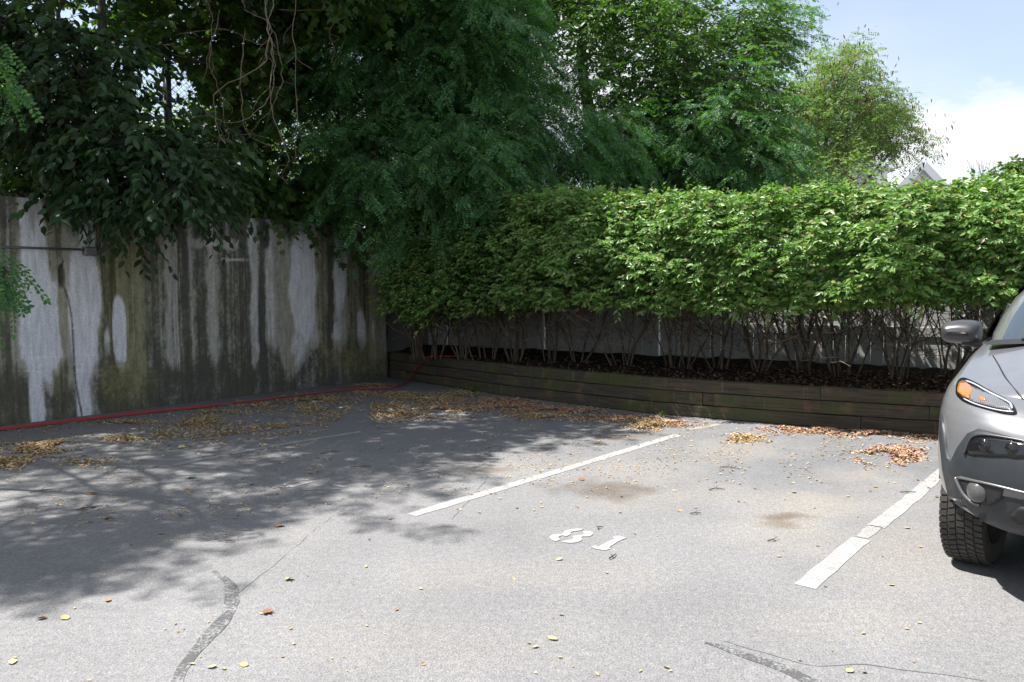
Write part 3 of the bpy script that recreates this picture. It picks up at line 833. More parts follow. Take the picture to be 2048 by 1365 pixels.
# shed dormer on its right slope
mb = MB()
dx0, dx1, dz1 = .6, 2.55, zt - 1.05
x_ = at_depth(1788, 340, 46).x - hA.location.x
mb.add([(.5, .8, zt - .55), (x_, .8, zt - 1.15), (x_, .8, ze - .2), (.5, .8, ze - .2), (.5, 5, zt - .55), (x_, 5, zt - 1.15), (x_, 5, ze - .2), (.5, 5, ze - .2)],
       [(0, 1, 2, 3)[::-1], (0, 4, 5, 1), (1, 5, 6, 2), (4, 7, 6, 5), (0, 3, 7, 4), (3, 2, 6, 7)])
dm = mb.build('dormer', M_SIDE, hA)
mb = MB(); mb.add([(.3, .5, zt - .40), (x_ + .3, .5, zt - 1.12), (x_ + .3, 5.3, zt - 1.12), (.3, 5.3, zt - .40), (.3, .5, zt - .55), (x_ + .3, .5, zt - 1.27), (x_ + .3, 5.3, zt - 1.27), (.3, 5.3, zt - .55)],
                  [(0, 1, 2, 3), (4, 7, 6, 5), (0, 4, 5, 1), (1, 5, 6, 2), (2, 6, 7, 3), (3, 7, 4, 0)]); mb.build('dormer_roof', M_TRIM, dm)
mb = MB(); mb.box((x_ - .12, .78, zt - 2.1), (.22, .06, 1.9)); mb.build('corner_board', M_TRIM, dm)
mb = MB(); mb.box((x_ - .42, .77, zt - 1.75), (.34, .06, .9)); wdw = mb.build('window', M_TRIM, dm)
hB, hw, zt, ze = house('house', 'pale house with a small white gable, rightmost behind the hedge', 1787, 1885, 328, 54, 0, 8, 1.75, M_PALE)
mb = MB(); mb.add([(hw - 1.2, 3, zt - .9), (hw + 2.6, 3, zt - .95), (hw + 3.2, 1.5, zt - 2.6), (hw - 1.2, 1.5, zt - 2.6), (hw - 1.2, 7, zt - .9), (hw + 2.6, 7, zt - .95), (hw + 3.2, 8, zt - 2.6), (hw - 1.2, 8, zt - 2.6)],
                  [(0, 3, 2, 1), (0, 1, 5, 4), (4, 5, 6, 7), (1, 2, 6, 5), (0, 4, 7, 3), (3, 7, 6, 2)]); mb.build('roof_wing', M_ROOF, hB)
mb = MB(); mb.box((hw + 1, 4.75, (zt - 2.6) / 2), (4.2, 6.2, zt - 2.6)); mb.build('wall', M_PALE, hB)
mb = MB(); mb.add([(-hw - 3.2, 2, zt - 1.75), (-hw + .6, 2, zt - 1.55), (-hw + .6, 1, ze - .6), (-hw - 3.2, 1, ze - .6), (-hw - 3.2, 7, zt - 1.75), (-hw + .6, 7, zt - 1.55), (-hw + .6, 7.5, ze - .6), (-hw - 3.2, 7.5, ze - .6)],
                  [(0, 3, 2, 1), (0, 1, 5, 4), (1, 2, 6, 5), (0, 4, 7, 3), (4, 5, 6, 7), (3, 7, 6, 2)]); mb.build('roof_wing', M_ROOF, hB)
hC, hw, zt, ze = house('house', 'pinkish house glimpsed through the locust leaves above the dark hedge end', 830, 1080, 318, 34, 0, 9, 1.3, M_PINK, windows=((-1.5, 5.6, .9, 1.3), (1.2, 5.6, .9, 1.3)))

# ------------------------------------------------------------------ foliage
def T(verts, faces): return (np.array(verts, float), [tuple(f) for f in faces])
OVATE = T([(0, 0, 0), (-.23, .28, .06), (-.22, .62, .05), (0, 1, -.06), (.22, .62, .05), (.23, .28, .06), (0, .45, -.01)],
          [(0, 6, 1), (1, 6, 2), (2, 6, 3), (3, 6, 4), (4, 6, 5), (5, 6, 0)])
HEDGE = T([(0, 0, 0), (-.25, .40, .07), (-.14, .78, .03), (0, 1.05, -.10), (.14, .78, .03), (.25, .40, .07)],
          [(0, 3, 2, 1), (0, 5, 4, 3)])
MAPLE = T([(0, 0, 0), (.30, .02, .02), (.52, .20, -.02), (.34, .34, .03), (.56, .66, -.04), (.22, .58, .03), (0, 1.0, -.08), (-.22, .58, .03), (-.56, .66, -.04), (-.34, .34, .03), (-.52, .20, -.02), (-.30, .02, .02), (0, .35, 0)],
          [(12, i, i + 1) for i in range(0, 11)] + [(12, 11, 0)])
def pinnate(npair, lw, ll, droop, seed):
    r_ = random.Random(seed)
    v, f = [], []
    def leaflet(bx, by, bz, ang, sgn):
        c, s = math.cos(ang), math.sin(ang)
        L = ll * r_.uniform(.85, 1.1); W = lw * r_.uniform(.9, 1.1); tw = r_.uniform(-.35, .25)
        b = len(v)
        for (px, py, pz) in ((0, 0, 0), (L * .62, W * .55, W * tw), (L, 0, -.06 * L), (L * .55, -W * .55, -W * tw)):
            x = px * c - py * s; y = px * s + py * c
            v.append((bx + sgn * x, by + y, bz + pz))
        f.append((b, b + 1, b + 2, b + 3))
    v += [(-.006, 0, 0), (.006, 0, 0), (.003, .95, -droop), (-.003, .95, -droop)]; f.append((0, 1, 2, 3))
    for i in range(npair):
        y = .12 + .83 * i / (npair - 1); z = -droop * (y / .95) ** 2
        for sg in (1, -1): leaflet(0, y + r_.uniform(-.01, .01), z, r_.uniform(.15, .5), sg)
    leaflet(0, .95, -droop, math.pi / 2, 1)
    return T(v, f)
LOCUST = [pinnate(7, .085, .19, .16, 1), pinnate(8, .085, .18, .28, 2), pinnate(7, .10, .20, .10, 3)]
LOC_FAR = [pinnate(5, .12, .24, .2, 4)]
PODS = T([(0, 0, 0), (-.12, .4, .02), (0, 1, 0), (.12, .4, -.02)], [(0, 1, 2, 3)])

def frames(D, Nn):
    D = D / np.maximum(np.linalg.norm(D, axis=1, keepdims=True), 1e-6)
    X = np.cross(D, Nn); X /= np.maximum(np.linalg.norm(X, axis=1, keepdims=True), 1e-6)
    Z = np.cross(X, D)
    return X, D, Z
class Leaves:
    """leaf positions, directions, normals and sizes, gathered before they are made into meshes"""
    def __init__(self): self.P = []; self.D = []; self.N = []; self.S = []
    def add(self, P, D, N, S): self.P.append(P); self.D.append(D); self.N.append(N); self.S.append(S)
    def cat(self):
        return np.concatenate(self.P), np.concatenate(self.D), np.concatenate(self.N), np.concatenate(self.S)
def rvec(n): 
    v = rng.normal(size=(n, 3)); return v / np.linalg.norm(v, axis=1, keepdims=True)
def twigs(L, mb, start, dirs, length, m, size, droop=.15, side=.8, up=.9, jit=.5, hang=.0, pitch0=.12, trad=.004, flat=None):
    """leaves set alternately along drooping twigs; mb gets the twigs themselves"""
    k = len(start); length = np.broadcast_to(length, (k,))
    s = np.linspace(pitch0, 1, m)[None, :, None]
    d = dirs / np.linalg.norm(dirs, axis=1, keepdims=True)
    P = start[:, None] + d[:, None] * s * length[:, None, None]
    P[..., 2] -= (droop * length)[:, None] * s[..., 0] ** 2
    tang = d[:, None] * np.ones((1, m, 1)); tang[..., 2] -= 2 * droop * s[..., 0]
    sd_ = np.cross(tang, np.array([0, 0, 1.0])); sd_ /= np.maximum(np.linalg.norm(sd_, axis=2, keepdims=True), 1e-3)
    alt = np.where(np.arange(m) % 2 == 0, 1.0, -1.0)[None, :, None]
    D = tang * .75 + sd_ * alt * side + rng.normal(size=P.shape) * jit * .45
    D[..., 2] -= hang
    N_ = np.array([0, 0, 1.0]) * up + rng.normal(size=P.shape) * jit
    if flat is not None: N_ = N_ + np.array(flat)
    S = size * rng.uniform(.62, 1.25, size=(k, m)) * np.interp(np.linspace(0, 1, m), [0, .5, 1], [.85, 1.12, .8])[None]
    L.add(P.reshape(-1, 3), D.reshape(-1, 3), N_.reshape(-1, 3), S.ravel())
    if mb is not None:
        for i in range(k):
            q = [start[i] + d[i] * a * length[i] + np.array((0, 0, -droop * length[i] * a * a)) for a in (0, .4, .75, 1.0)]
            mb.tube(q, [trad, trad * .8, trad * .6, trad * .3], 3, False)
def leaf_mesh(name, tpl, P, D, N_, S, mat, org):
    V0, F = tpl
    X, Y, Z = frames(D, N_)
    V = P[:, None] - np.array(org)[None, None] + (X[:, None] * V0[None, :, 0:1] + Y[:, None] * V0[None, :, 1:2] + Z[:, None] * V0[None, :, 2:3]) * S[:, None, None]
    nv = len(V0); fl = np.array([i for f in F for i in f]); sz = np.array([len(f) for f in F])
    loops = (np.arange(len(P))[:, None] * nv + fl[None]).ravel()
    return np_mesh(name, V.reshape(-1, 3), loops, np.tile(sz, len(P)), mat)
def dress(par, tpls, L, mat, single=300, rank=None, name='foliage', piece_name='leaf', frame_pad=0):
    """the leaves that show largest become parts of their own, the rest one part"""
    P, D, N_, S = L.cat()
    tpls = tpls if isinstance(tpls, list) else [tpls]
    which = rng.integers(0, len(tpls), len(P))
    org = np.array(par.location)
    pick = np.zeros(len(P), bool)
    if single:
        x, y = project(P)
        inn = (x > 5) & (x < 2043) & (y > 5) & (y < 1360) & (P[:, 1] > 1)
        score = (P[:, 1] if rank is None else rank(P)) - S * 1.5
        score = np.where(inn, score, 1e9)
        idx = np.argsort(score)[:single]; idx = idx[score[idx] < 1e8]
        pick[idx] = True
        mes = []
        for V0, F in tpls:
            me = bpy.data.meshes.new(piece_name); me.from_pydata([tuple(v) for v in V0], [], F); me.materials.append(mat); mes.append(me)
        X, Y, Z = frames(D, N_)
        for i in idx:
            o = bpy.data.objects.new(piece_name, mes[which[i]]); COL.objects.link(o); o.parent = par
            M = Matrix((X[i] * S[i], Y[i] * S[i], Z[i] * S[i])).transposed().to_4x4(); M.translation = Vector(P[i] - org)
            o.matrix_basis = M
    for k, tp_ in enumerate(tpls):
        m = (which == k) & ~pick
        if m.sum() == 0: continue
        tag(link(name, leaf_mesh(name, tp_, P[m], D[m], N_[m], S[m], mat, org), par), kind='stuff')

M_HEDGE = leaf_mat('hedge_leaf', [(.075, .150, .038), (.155, .275, .070), (.235, .37, .11), (.105, .20, .05), (.38, .43, .17), (.28, .19, .11)], .34, .38, .42, (1.25, 1.5, .45), [0, .33, .68, .82, .94, .985])
M_BROAD = leaf_mat('broad_leaf', [(.024, .050, .024), (.034, .070, .028), (.046, .088, .030)], .28, .45, .35)
M_MAPLE = leaf_mat('maple_leaf', [(.040, .085, .022), (.060, .12, .028), (.085, .14, .03)], .45, .5, .3)
M_LOCUST = leaf_mat('locust_leaf', [(.044, .122, .056), (.060, .155, .064), (.092, .195, .066), (.16, .27, .07)], .38, .5, .3, None, [0, .4, .85, 1])
M_DARKT = leaf_mat('elm_leaf', [(.045, .10, .028), (.065, .135, .034), (.095, .17, .04)], .40, .45, .4)
M_FARLOC = leaf_mat('far_locust_leaf', [(.10, .17, .06), (.145, .225, .075), (.20, .26, .10)], .36, .6, .2)
M_POD = leaf_mat('seed_pod', [(.13, .075, .045), (.20, .12, .075)], .1, .7, .2, (1, 1, 1))
M_BACK = leaf_mat('sunny_leaf', [(.10, .17, .03), (.15, .22, .04), (.19, .25, .05)], .45, .5, .3)
M_FARTREE = leaf_mat('distant_leaf', [(.08, .14, .04), (.11, .17, .05)], .2, .7, .2)
M_DRY = leaf_mat('dry_brush', [(.10, .06, .035), (.17, .11, .06), (.09, .085, .03)], .2, .7, .2, (1, 1, 1))
M_BARK = bark_mat('bark', (.035, .028, .022), (.12, .10, .08))
M_STEM = bark_mat('hedge_stem', (.052, .040, .030), (.16, .122, .09), 22)
M_VINE = bark_mat('vine_bark', (.12, .09, .065), (.30, .24, .18), 30)

# open spots where the sky shows between the crowns
GAPS = ((325, 165, 88, 105), (755, 120, 26, 40), (425, 190, 45, 60), (1300, 170, 26, 30), (700, 40, 30, 40))
def in_poly(x, y, poly):
    r_ = False; n = len(poly)
    for i in range(n):
        x1, y1 = poly[i]; x2, y2 = poly[(i + 1) % n]
        if (y1 > y) != (y2 > y) and x < (x2 - x1) * (y - y1) / (y2 - y1) + x1: r_ = not r_
    return r_
def clumps_px(poly, n, d0, d1, minsep=0.0):
    """clump centres standing behind an outline of the picture, at their own distances"""
    xs = [p[0] for p in poly]; ys = [p[1] for p in poly]; out = []
    g = 0
    while len(out) < n and g < n * 60:
        g += 1
        x = random.uniform(min(xs), max(xs)); y = random.uniform(min(ys), max(ys))
        if in_poly(x, y, poly):
            q = at_depth(x, y, random.uniform(d0, d1))
            if any(((x - hx) / hw_) ** 2 + ((y - hy) / hh_) ** 2 < 1 for hx, hy, hw_, hh_ in GAPS): continue
            if all((q - o).length > minsep for o in out): out.append(q)
    return out
def clumps_ell(c, r, n, keep=lambda p: True, shell=.55):
    out = []
    while len(out) < n:
        v = Vector((random.gauss(0, 1), random.gauss(0, 1), random.gauss(0, 1))).normalized() * random.uniform(shell, 1) 
        p = Vector(c) + WD * v.x * r[0] + WN * v.y * r[1] + Vector((0, 0, v.z * r[2]))
        if keep(p): out.append(p)
    return out
def limb_paths(mb, trunk, clumps, r0=.06):
    """clumps join the nearest wood already grown; limbs thicken with what they carry"""
    nodes = [(p, -1, 0.0) for p in trunk]; n0 = len(nodes)
    todo = sorted(clumps, key=lambda c: min((c - p).length for p in trunk))
    load = {}
    for c in todo:
        best = min(range(len(nodes)), key=lambda i: (nodes[i][0] - c).length + .35 * nodes[i][2] + max(0, nodes[i][0].z - c.z) * .5)
        nodes.append((c, best, nodes[best][2] + (nodes[best][0] - c).length))
    load = [1] * len(nodes)
    for i in range(len(nodes) - 1, n0 - 1, -1): load[nodes[i][1]] += load[i]
    for i in range(n0, len(nodes)):
        c, j, _ = nodes[i]; a = nodes[j][0]
        L = (c - a).length
        m = a.lerp(c, .5) + Vector((random.gauss(0, .10), random.gauss(0, .10), random.gauss(.04, .09))) * min(1.5, L)
        ra = min(r0, .007 + .0055 * math.sqrt(load[i]) * 1.6); rb = max(.005, ra * .6)
        p = smooth_path([a, m, c], 3)
        mb.tube(p, list(np.linspace(ra, rb, len(p))), 5, False)
def tree(name, label, cat, base, trunk, trad, clumps, rad, nt, m, twl, size, tpls, mat, single=0, droop=.2, side=.8, up=.9, jit=.5, hang=0.0, group=None, limbs=True, twig_mesh=True, rank=None, bark=None, extra=None, outward=.55):
    par = empty(name, base, label, cat, group)
    mb = MB()
    tr = smooth_path(trunk, 5)
    mb.tube(tr, list(np.interp(np.linspace(0, 1, len(tr)), np.linspace(0, 1, len(trad)), trad)), 10)
    if limbs: limb_paths(mb, tr[len(tr) // 5:], clumps)
    L = Leaves()
    c = np.array([tuple(p) for p in clumps])
    cc = c.mean(0)
    cx_, cy_ = project(c)
    seen = (cx_ > -90) & (cx_ < 2140) & (cy_ > -110)
    cnt = np.where(seen, nt, max(5, int(nt * .8))).astype(int)
    cr = np.repeat(c, cnt, 0); k = len(cr)
    st = cr + rng.normal(size=(k, 3)) * rad * .42
    out = st - cr; out /= np.maximum(np.linalg.norm(out, axis=1, keepdims=True), .05)
    tw0 = cr - cc; tw0 /= np.maximum(np.linalg.norm(tw0, axis=1, keepdims=True), .3)
    dirs = out * .6 + tw0 * outward + rvec(k) * .55; dirs[:, 2] *= .55
    tm = MB() if twig_mesh else None
    twigs(L, tm, st, dirs, twl * rng.uniform(.6, 1.2, k), m, size, droop, side, up, jit, hang)
    rel(par, mb).build('trunk', bark or M_BARK, par, True)
    if tm and tm.v: tag(rel(par, tm).build('twigs', bark or M_BARK, par), kind='stuff')
    dress(par, tpls, L, mat, single, rank)
    if extra: extra(par, c)
    return par

# ---- the clipped hedge: one shrub after another along the bed
HOUT = Vector((-.62, -.785, 0)).normalized()               # way the hedge face looks
SHRUB_X = [(838, 708), (868, 709), (925, 710), (971, 711), (1038, 715), (1100, 718), (1152, 720), (1248, 726), (1362, 731), (1437, 733), (1523, 738), (1604, 739), (1688, 746), (1802, 752), (1893, 752), (2020, 758), (2150, 764), (2290, 770)]
ORD = ['first', 'second', 'third', 'fourth', 'fifth', 'sixth', 'seventh', 'eighth', 'ninth', 'tenth', 'eleventh', 'twelfth', 'thirteenth', 'fourteenth', 'fifteenth', 'sixteenth', 'seventeenth', 'eighteenth']
bases = [ground(x, y, .54) for x, y in SHRUB_X]
for b in bases: b.z = .50
FRONT = []
for b in bases:
    best = 9.0
    for a_, c_ in zip(TB, TB[1:]):                          # straight ahead of the shrub to the timber face
        e = c_ - a_; den_ = FN.x * e.y - FN.y * e.x
        k = ((a_.x - b.x) * e.y - (a_.y - b.y) * e.x) / den_
        s__ = ((a_.x - b.x) * FN.y - (a_.y - b.y) * FN.x) / den_
        if -.5 <= s__ <= 1.001 and k > 0: best = min(best, k)
    FRONT.append(best if best < 9 else (FRONT[-1] if FRONT else .5))
FRONT = np.convolve(np.pad(FRONT, 2, 'edge'), np.ones(5) / 5, 'valid')
def face_at(b):                                            # front plane of the hedge in front of a shrub
    f = tb_at(project([tuple(b)])[0][0]); return f
def hedge_top(x): return np.interp(x, [740, 800, 900, 1000, 1100, 1300, 1500, 1640, 1850, 2048, 2300], [440, 418, 396, 388, 380, 388, 387, 377, 371, 356, 342])
def hedge_bot(x): return np.interp(x, [740, 780, 850, 900, 980, 1100, 1250, 1400, 1500, 1650, 1800, 1900, 2048], [630, 642, 660, 640, 630, 618, 624, 640, 630, 640, 620, 612, 606])
for si, b in enumerate(bases):
    lab = ORD[si] + ' shrub of the clipped hedge, counted from the concrete wall'
    pass
    par = empty('hedge_shrub', b, lab, 'shrub', 'shrubs of the clipped hedge')
    nb_ = bases[min(si + 1, len(bases) - 1)]; pb_ = bases[max(si - 1, 0)]
    halfl = ((b - pb_).length / 2 if si else .12, (nb_ - b).length / 2 if si < len(bases) - 1 else .45)
    along = FD.copy(); fdir = FN.copy()
    px, _ = project([tuple(b)]); px = float(px[0])
    front = min(1.75, max(.75, float(FRONT[si]) + .30))
    # leafy mass: points on and just inside the hedge's face, top and back
    width = sum(halfl) + .25
    dens = 560
    nface = int(width * 2.05 * dens)
    pts = []
    def zlim(p):
        x_, _y = project([p]); x_ = float(x_[0])
        dY = p[1]
        return at_depth(x_, hedge_top(x_), dY).z, at_depth(x_, hedge_bot(x_), dY).z
    S_, Dr = [], []
    tries = 0
    n_f, n_t, n_in = int(width * 640), int(width * 460), int(width * 560)
    for kind, cnt in (('f', n_f), ('t', n_t), ('i', n_in), ('b', int(width * 300))):
        for _ in range(cnt):
            a = random.uniform(-halfl[0] - .12, halfl[1] + .12)
            back = max(front - 2.6, (F0 - b).dot(FN) + .22)
            if kind == 'f': fr_ = front - abs(random.gauss(0, .13)); 
            elif kind == 't': fr_ = random.uniform(back, front - .05)
            elif kind == 'b': fr_ = back + abs(random.gauss(0, .25))  # hidden layer of leaves added to keep the sun off the fence
            else: fr_ = random.uniform(back, front - .2)
            p = b + along * a + fdir * fr_
            bulge = (fbm(p.x * 1.7 + 3, p.z * 1.5 + p.y * 1.7, 3, 12) - .5) * .32
            pf = b + along * a + fdir * (front + 0)
            ztop, zbot = zlim((pf.x, pf.y, 2))
            lumpz = (fbm(p.x * 2.6, p.y * 2.6, 3, 13) - .5) * .22
            if kind == 't': z = ztop - .05 - abs(random.gauss(0, .10)) + lumpz - .10 * max(0, (fr_ - front + .25) / .25) 
            else:
                u = random.random()
                z = zbot + .06 + (ztop - zbot - .12) * u + (fbm(a * 3 + si, 0 * a, 3, 14) - .5) * .16
                if kind == 'f':
                    # rounded shoulders above and below
                    fr_ -= .22 * max(0, u - .82) / .18 + .20 * max(0, .12 - u) / .12
            lump = (fbm((p.x + p.y * .3) * 3.4, z * 3.2, 3, 15) - .5) * .62
            p = b + along * a + fdir * (fr_ + (bulge + lump) * (1 if kind == 'f' else .3)); p.z = z
            if kind == 'f' and fbm((p.x + p.y * .4) * 2.3 + 5, z * 2.3, 3, 16) < .40 and random.random() < .8: continue
            S_.append(tuple(p))
            up_ = 1.2 if kind == 't' else .35
            dv = fdir * (.9 if kind == 'f' else .25) + Vector((0, 0, up_)) + Vector((random.gauss(0, .45), random.gauss(0, .45), random.gauss(0, .35)))
            Dr.append(tuple(dv))
    L = Leaves(); tmb = MB()
    S_ = np.array(S_); Dr = np.array(Dr)
    twigs(L, None, S_, Dr, rng.uniform(.10, .24, len(S_)), 7, .078, .25, .9, .34, .55, .40, .1, .003, flat=tuple(fdir * .78 + Vector((-.22, 0, 0))))
    # stems: a fan from the base up into the leaves
    # stray shoots above the clipped top
    ns = int(width * 11)
    q0 = []
    for _ in range(ns):
        p = b + along * random.uniform(-halfl[0], halfl[1]) + fdir * random.uniform(front - 1.5, front - .1)
        p.z = zlim((p.x, p.y, 2))[0] - .12; q0.append(tuple(p))
    dv = rng.normal(size=(ns, 3)) * .5; dv[:, 2] = 1.2
    twigs(L, tmb, np.array(q0), dv, rng.uniform(.12, .34, ns), 6, .062, .1, .9, .6, .5, 0, .25, .003)
    # fine bare twigs tangled under the leaves
    nq = int(width * 105); q0 = np.array([tuple(b + along * random.uniform(-halfl[0] - .1, halfl[1] + .1) + fdir * random.uniform(-.3, front - .15) + Vector((0, 0, random.uniform(.25, 1.2)))) for _ in range(nq)])
    dv = rng.normal(size=(nq, 3)); dv[:, 2] = np.abs(dv[:, 2]) * 1.1
    for i_ in range(nq):
        l_ = random.uniform(.2, .6); e_ = q0[i_] + dv[i_] / np.linalg.norm(dv[i_]) * l_
        tmb.tube([q0[i_], (q0[i_] + e_) / 2 + rng.normal(size=3) * .03, e_], [.005, .004, .002], 3, False)
    tag(rel(par, tmb).build('twigs', M_STEM, par), kind='stuff')
    nst = random.randint(6, 10)
    sp = max(.62, sum(halfl) * 1.0)
    for k in range(nst):
        a = ((k + .5) / nst - .5) * 2 * sp + random.gauss(0, .08); f = random.gauss(.05, .22)
        st = b + along * (a * .14 + random.gauss(0, .05)) + fdir * (f * .3 + random.gauss(0, .03)) - Vector((0, 0, .06))
        top_ = b + along * a + fdir * f; top_.z = random.uniform(1.75, 2.4)
        md = st.lerp(top_, .45) + along * a * random.uniform(-.12, .18) + Vector((random.gauss(0, .04), random.gauss(0, .04), 0))
        q1 = st.lerp(md, .5) + Vector((random.gauss(0, .025), random.gauss(0, .025), 0))
        P_ = smooth_path([st, q1, md, top_], 4)
        r0 = random.uniform(.010, .024)
        sm = MB(); sm.tube(P_, list(np.linspace(r0, r0 * .4, len(P_))), 6)
        for _ in range(random.randint(2, 4)):
            i = random.randint(5, len(P_) - 2); a0 = P_[i]
            e = a0 + along * random.gauss(0, .35) + fdir * random.gauss(.1, .25) + Vector((0, 0, random.uniform(.3, .7)))
            mm = a0.lerp(e, .5) + Vector((random.gauss(0, .05), random.gauss(0, .05), -.03))
            br = smooth_path([a0, mm, e], 3); sm.tube(br, list(np.linspace(r0 * .5, .004, len(br))), 4, False)
        rel(par, sm).build('stem', M_STEM, par, True)
    vis = 40 < px < 2060
    b2 = Vector(b)
    dress(par, HEDGE, L, M_HEDGE, 300 if 720 < px < 2150 else 0, rank=lambda P: -((P - np.array(b2)) @ np.array(fdir)) )

# ---- trees on the terrace behind the wall and beyond the hedge
OVER = [(-60, -20), (120, -20), (215, 40), (262, 120), (290, 205), (320, 235), (380, 250), (400, 290), (420, 330), (400, 350), (320, 340), (250, 350), (200, 350), (160, 300), (110, 260), (60, 270), (-60, 250)]
cl = clumps_px(OVER, 60, 9.0, 10.6, .22)
cl += clumps_px([(140, 320), (400, 320), (430, 345), (400, 370), (330, 350), (240, 380), (190, 380), (165, 350)], 16, 9.2, 10.2, .18)
EDGE = lambda t0, t1, n, d0=.9, d1=2.1, z0=5.9, z1=7.3: [wp(random.uniform(t0, t1), random.uniform(d0, d1), random.uniform(z0, z1)) for _ in range(n)]  # crown clumps out of view, added to make the ground shade more solid
cl += clumps_px([(-60, 250), (120, 250), (120, 365), (-60, 370)], 12, 10.9, 11.8, .2)
cl += EDGE(-.6, 3.2, 26)
cl += clumps_ell(wp(1.6, -.9, 7.7), (3.0, 2.8, 2.6), 110, lambda p: p.z > 6.4)
tb0 = wp(1.7, -.55, WTOP - .15)
tree('broadleaf_tree', 'dark large-leaved tree hanging over the stained wall at the left', 'tree', tb0,
     [tb0, wp(1.75, -.6, 3.6), wp(1.6, -.5, 4.9), wp(1.8, -.8, 6.5), wp(1.9, -.7, 8.6)], [.075, .065, .055, .045, .02], cl, .50, 20, 7, .50, .145, OVATE, M_BROAD, 300, .28, .85, .75, .55, .35)

MAP = [(170, -20), (640, -20), (640, 60), (610, 150), (560, 230), (480, 300), (430, 260), (370, 170), (370, 110), (300, 60), (250, 60)]
cl = clumps_px(MAP, 46, 11.6, 14.2, .25)
cl += clumps_px([(300, 210), (420, 240), (660, 380), (700, 440), (520, 430), (480, 330), (380, 320)], 20, 12.2, 14.0, .3)
cl += clumps_px([(620, 320), (770, 330), (780, 420), (640, 430)], 14, 14.2, 15.6, .2)
cl += EDGE(3.0, 5.6, 22)
cl += clumps_ell(wp(4.6, -1.3, 8.2), (3.2, 2.8, 2.7), 100, lambda p: p.z > 6.6)
tb0 = wp(4.3, -1.5, WTOP - .1)
tree('maple_tree', 'maple with backlit lobed leaves behind the tall black fence post', 'tree', tb0,
     [tb0, wp(4.35, -1.45, 4.2), wp(4.2, -1.6, 6.0), wp(4.5, -1.6, 8.0), wp(4.7, -1.7, 9.8)], [.14, .12, .10, .07, .03], cl, .55, 22, 6, .5, .14, MAPLE, M_MAPLE, 200, .3, .9, .7, .6, .35)

LOCA = [(600, 60), (700, -20), (1020, -20), (1090, 60), (1190, 150), (1240, 230), (1265, 270), (1200, 330), (1160, 370), (1010, 370), (900, 385), (850, 350), (760, 330), (690, 340), (640, 290), (590, 210)]
cl = clumps_px(LOCA, 112, 12.4, 15.2, .2)
cl += clumps_px([(740, 300), (1010, 280), (1010, 350), (930, 378), (850, 385), (750, 400)], 26, 11.6, 13.2, .15)
cl += clumps_px(LOCA, 36, 15.2, 16.6, .3)
cl += EDGE(3.4, 7.6, 75, -.3, 1.9, 6.6, 9.6)  # unseen clumps added high up to shade the left end of the hedge
cl += clumps_ell(wp(7.4, -1.6, 8.0), (3.2, 2.7, 2.9), 100, lambda p: p.z > 6.7)
tb0 = wp(7.2, -1.0, WTOP - .1)
tree('locust_tree', 'locust with drooping feathery sprays behind the wall and hedge corner', 'tree', tb0,
     [tb0, wp(7.25, -1.0, 4.4), wp(7.0, -1.1, 6.2), wp(7.4, -1.3, 8.4), wp(7.6, -1.5, 10.0)], [.15, .13, .10, .06, .03], cl, .62, 22, 7, .55, .26, LOCUST, M_LOCUST, 300, .38, .75, .95, .38, .3)

ELM = [(1000, -20), (1460, -20), (1540, 30), (1540, 95), (1490, 130), (1530, 200), (1570, 260), (1550, 370), (1480, 375), (1150, 370), (1230, 290), (1250, 230), (1120, 80)]
cl = clumps_px(ELM, 155, 15.0, 19.5, .3)
cl += clumps_ell(Vector((1.4, 18.5, 9.0)), (2.6, 2.6, 2.2), 34, lambda p: p.z > 7.2)
tb0 = Vector((2.4, 18.2, 0))
tree('elm_tree', 'big leafy tree with arching limbs above the middle of the hedge', 'tree', tb0,
     [tb0, (2.3, 18.1, 2.5), (2.0, 18.0, 4.6), (1.6, 18.2, 7.0), (1.9, 18.4, 9.6)], [.24, .21, .17, .11, .04], cl, .70, 30, 9, .6, .125, OVATE, M_DARKT, 300, .25, .85, .8, .5, .25)
LOCB = [(1230, 250), (1420, 190), (1530, 190), (1565, 270), (1560, 372), (1500, 382), (1300, 375), (1230, 330)]
cl = clumps_px(LOCB, 44, 14.2, 16.4, .3)
cl += clumps_px([(1500, 10), (1580, 40), (1600, 60), (1570, 90), (1520, 140)], 7, 17, 18.5, .3)
tb0 = Vector((4.9, 16.6, 0))
tree('locust_tree', 'younger locust with blue-green feathery leaves right of the big leafy tree', 'tree', tb0,
     [tb0, (4.8, 16.4, 1.8), (4.7, 16.0, 3.2), (4.9, 16.4, 5.0)], [.11, .09, .06, .03], cl, .6, 20, 7, .55, .26, LOCUST, M_LOCUST, 300, .35, .75, .9, .42, .25)

FARL = [(1590, 180), (1640, 120), (1700, 115), (1735, 120), (1740, 170), (1765, 220), (1805, 220), (1790, 250), (1760, 265), (1790, 275), (1740, 285), (1690, 320), (1650, 375), (1580, 378), (1620, 280), (1590, 230)]
cl = clumps_px(FARL, 80, 23.5, 27.5, .42)
tb0 = Vector((9.9, 25.5, 0))
def pods(par, c):
    L = Leaves(); k = len(c)
    n = k * 36
    P = np.repeat(c, 36, 0) + rng.normal(size=(n, 3)) * .42
    D = rng.normal(size=(n, 3)) * .4; D[:, 2] -= 1
    L.add(P, D, rvec(n), rng.uniform(.12, .24, n))
    dress(par, PODS, L, M_POD, 0, name='seed_pods')
tree('locust_tree', 'far airy locust with brown seed pods standing against the clouds', 'tree', tb0,
     [tb0, (10.0, 25.5, 2.6), (10.3, 25.4, 4.6), (10.2, 25.6, 6.6), (10.6, 25.5, 8.4)], [.16, .13, .09, .06, .03], cl, .55, 16, 5, .62, .30, LOC_FAR, M_FARLOC, 0, .25, .75, .9, .5, .2, extra=pods)
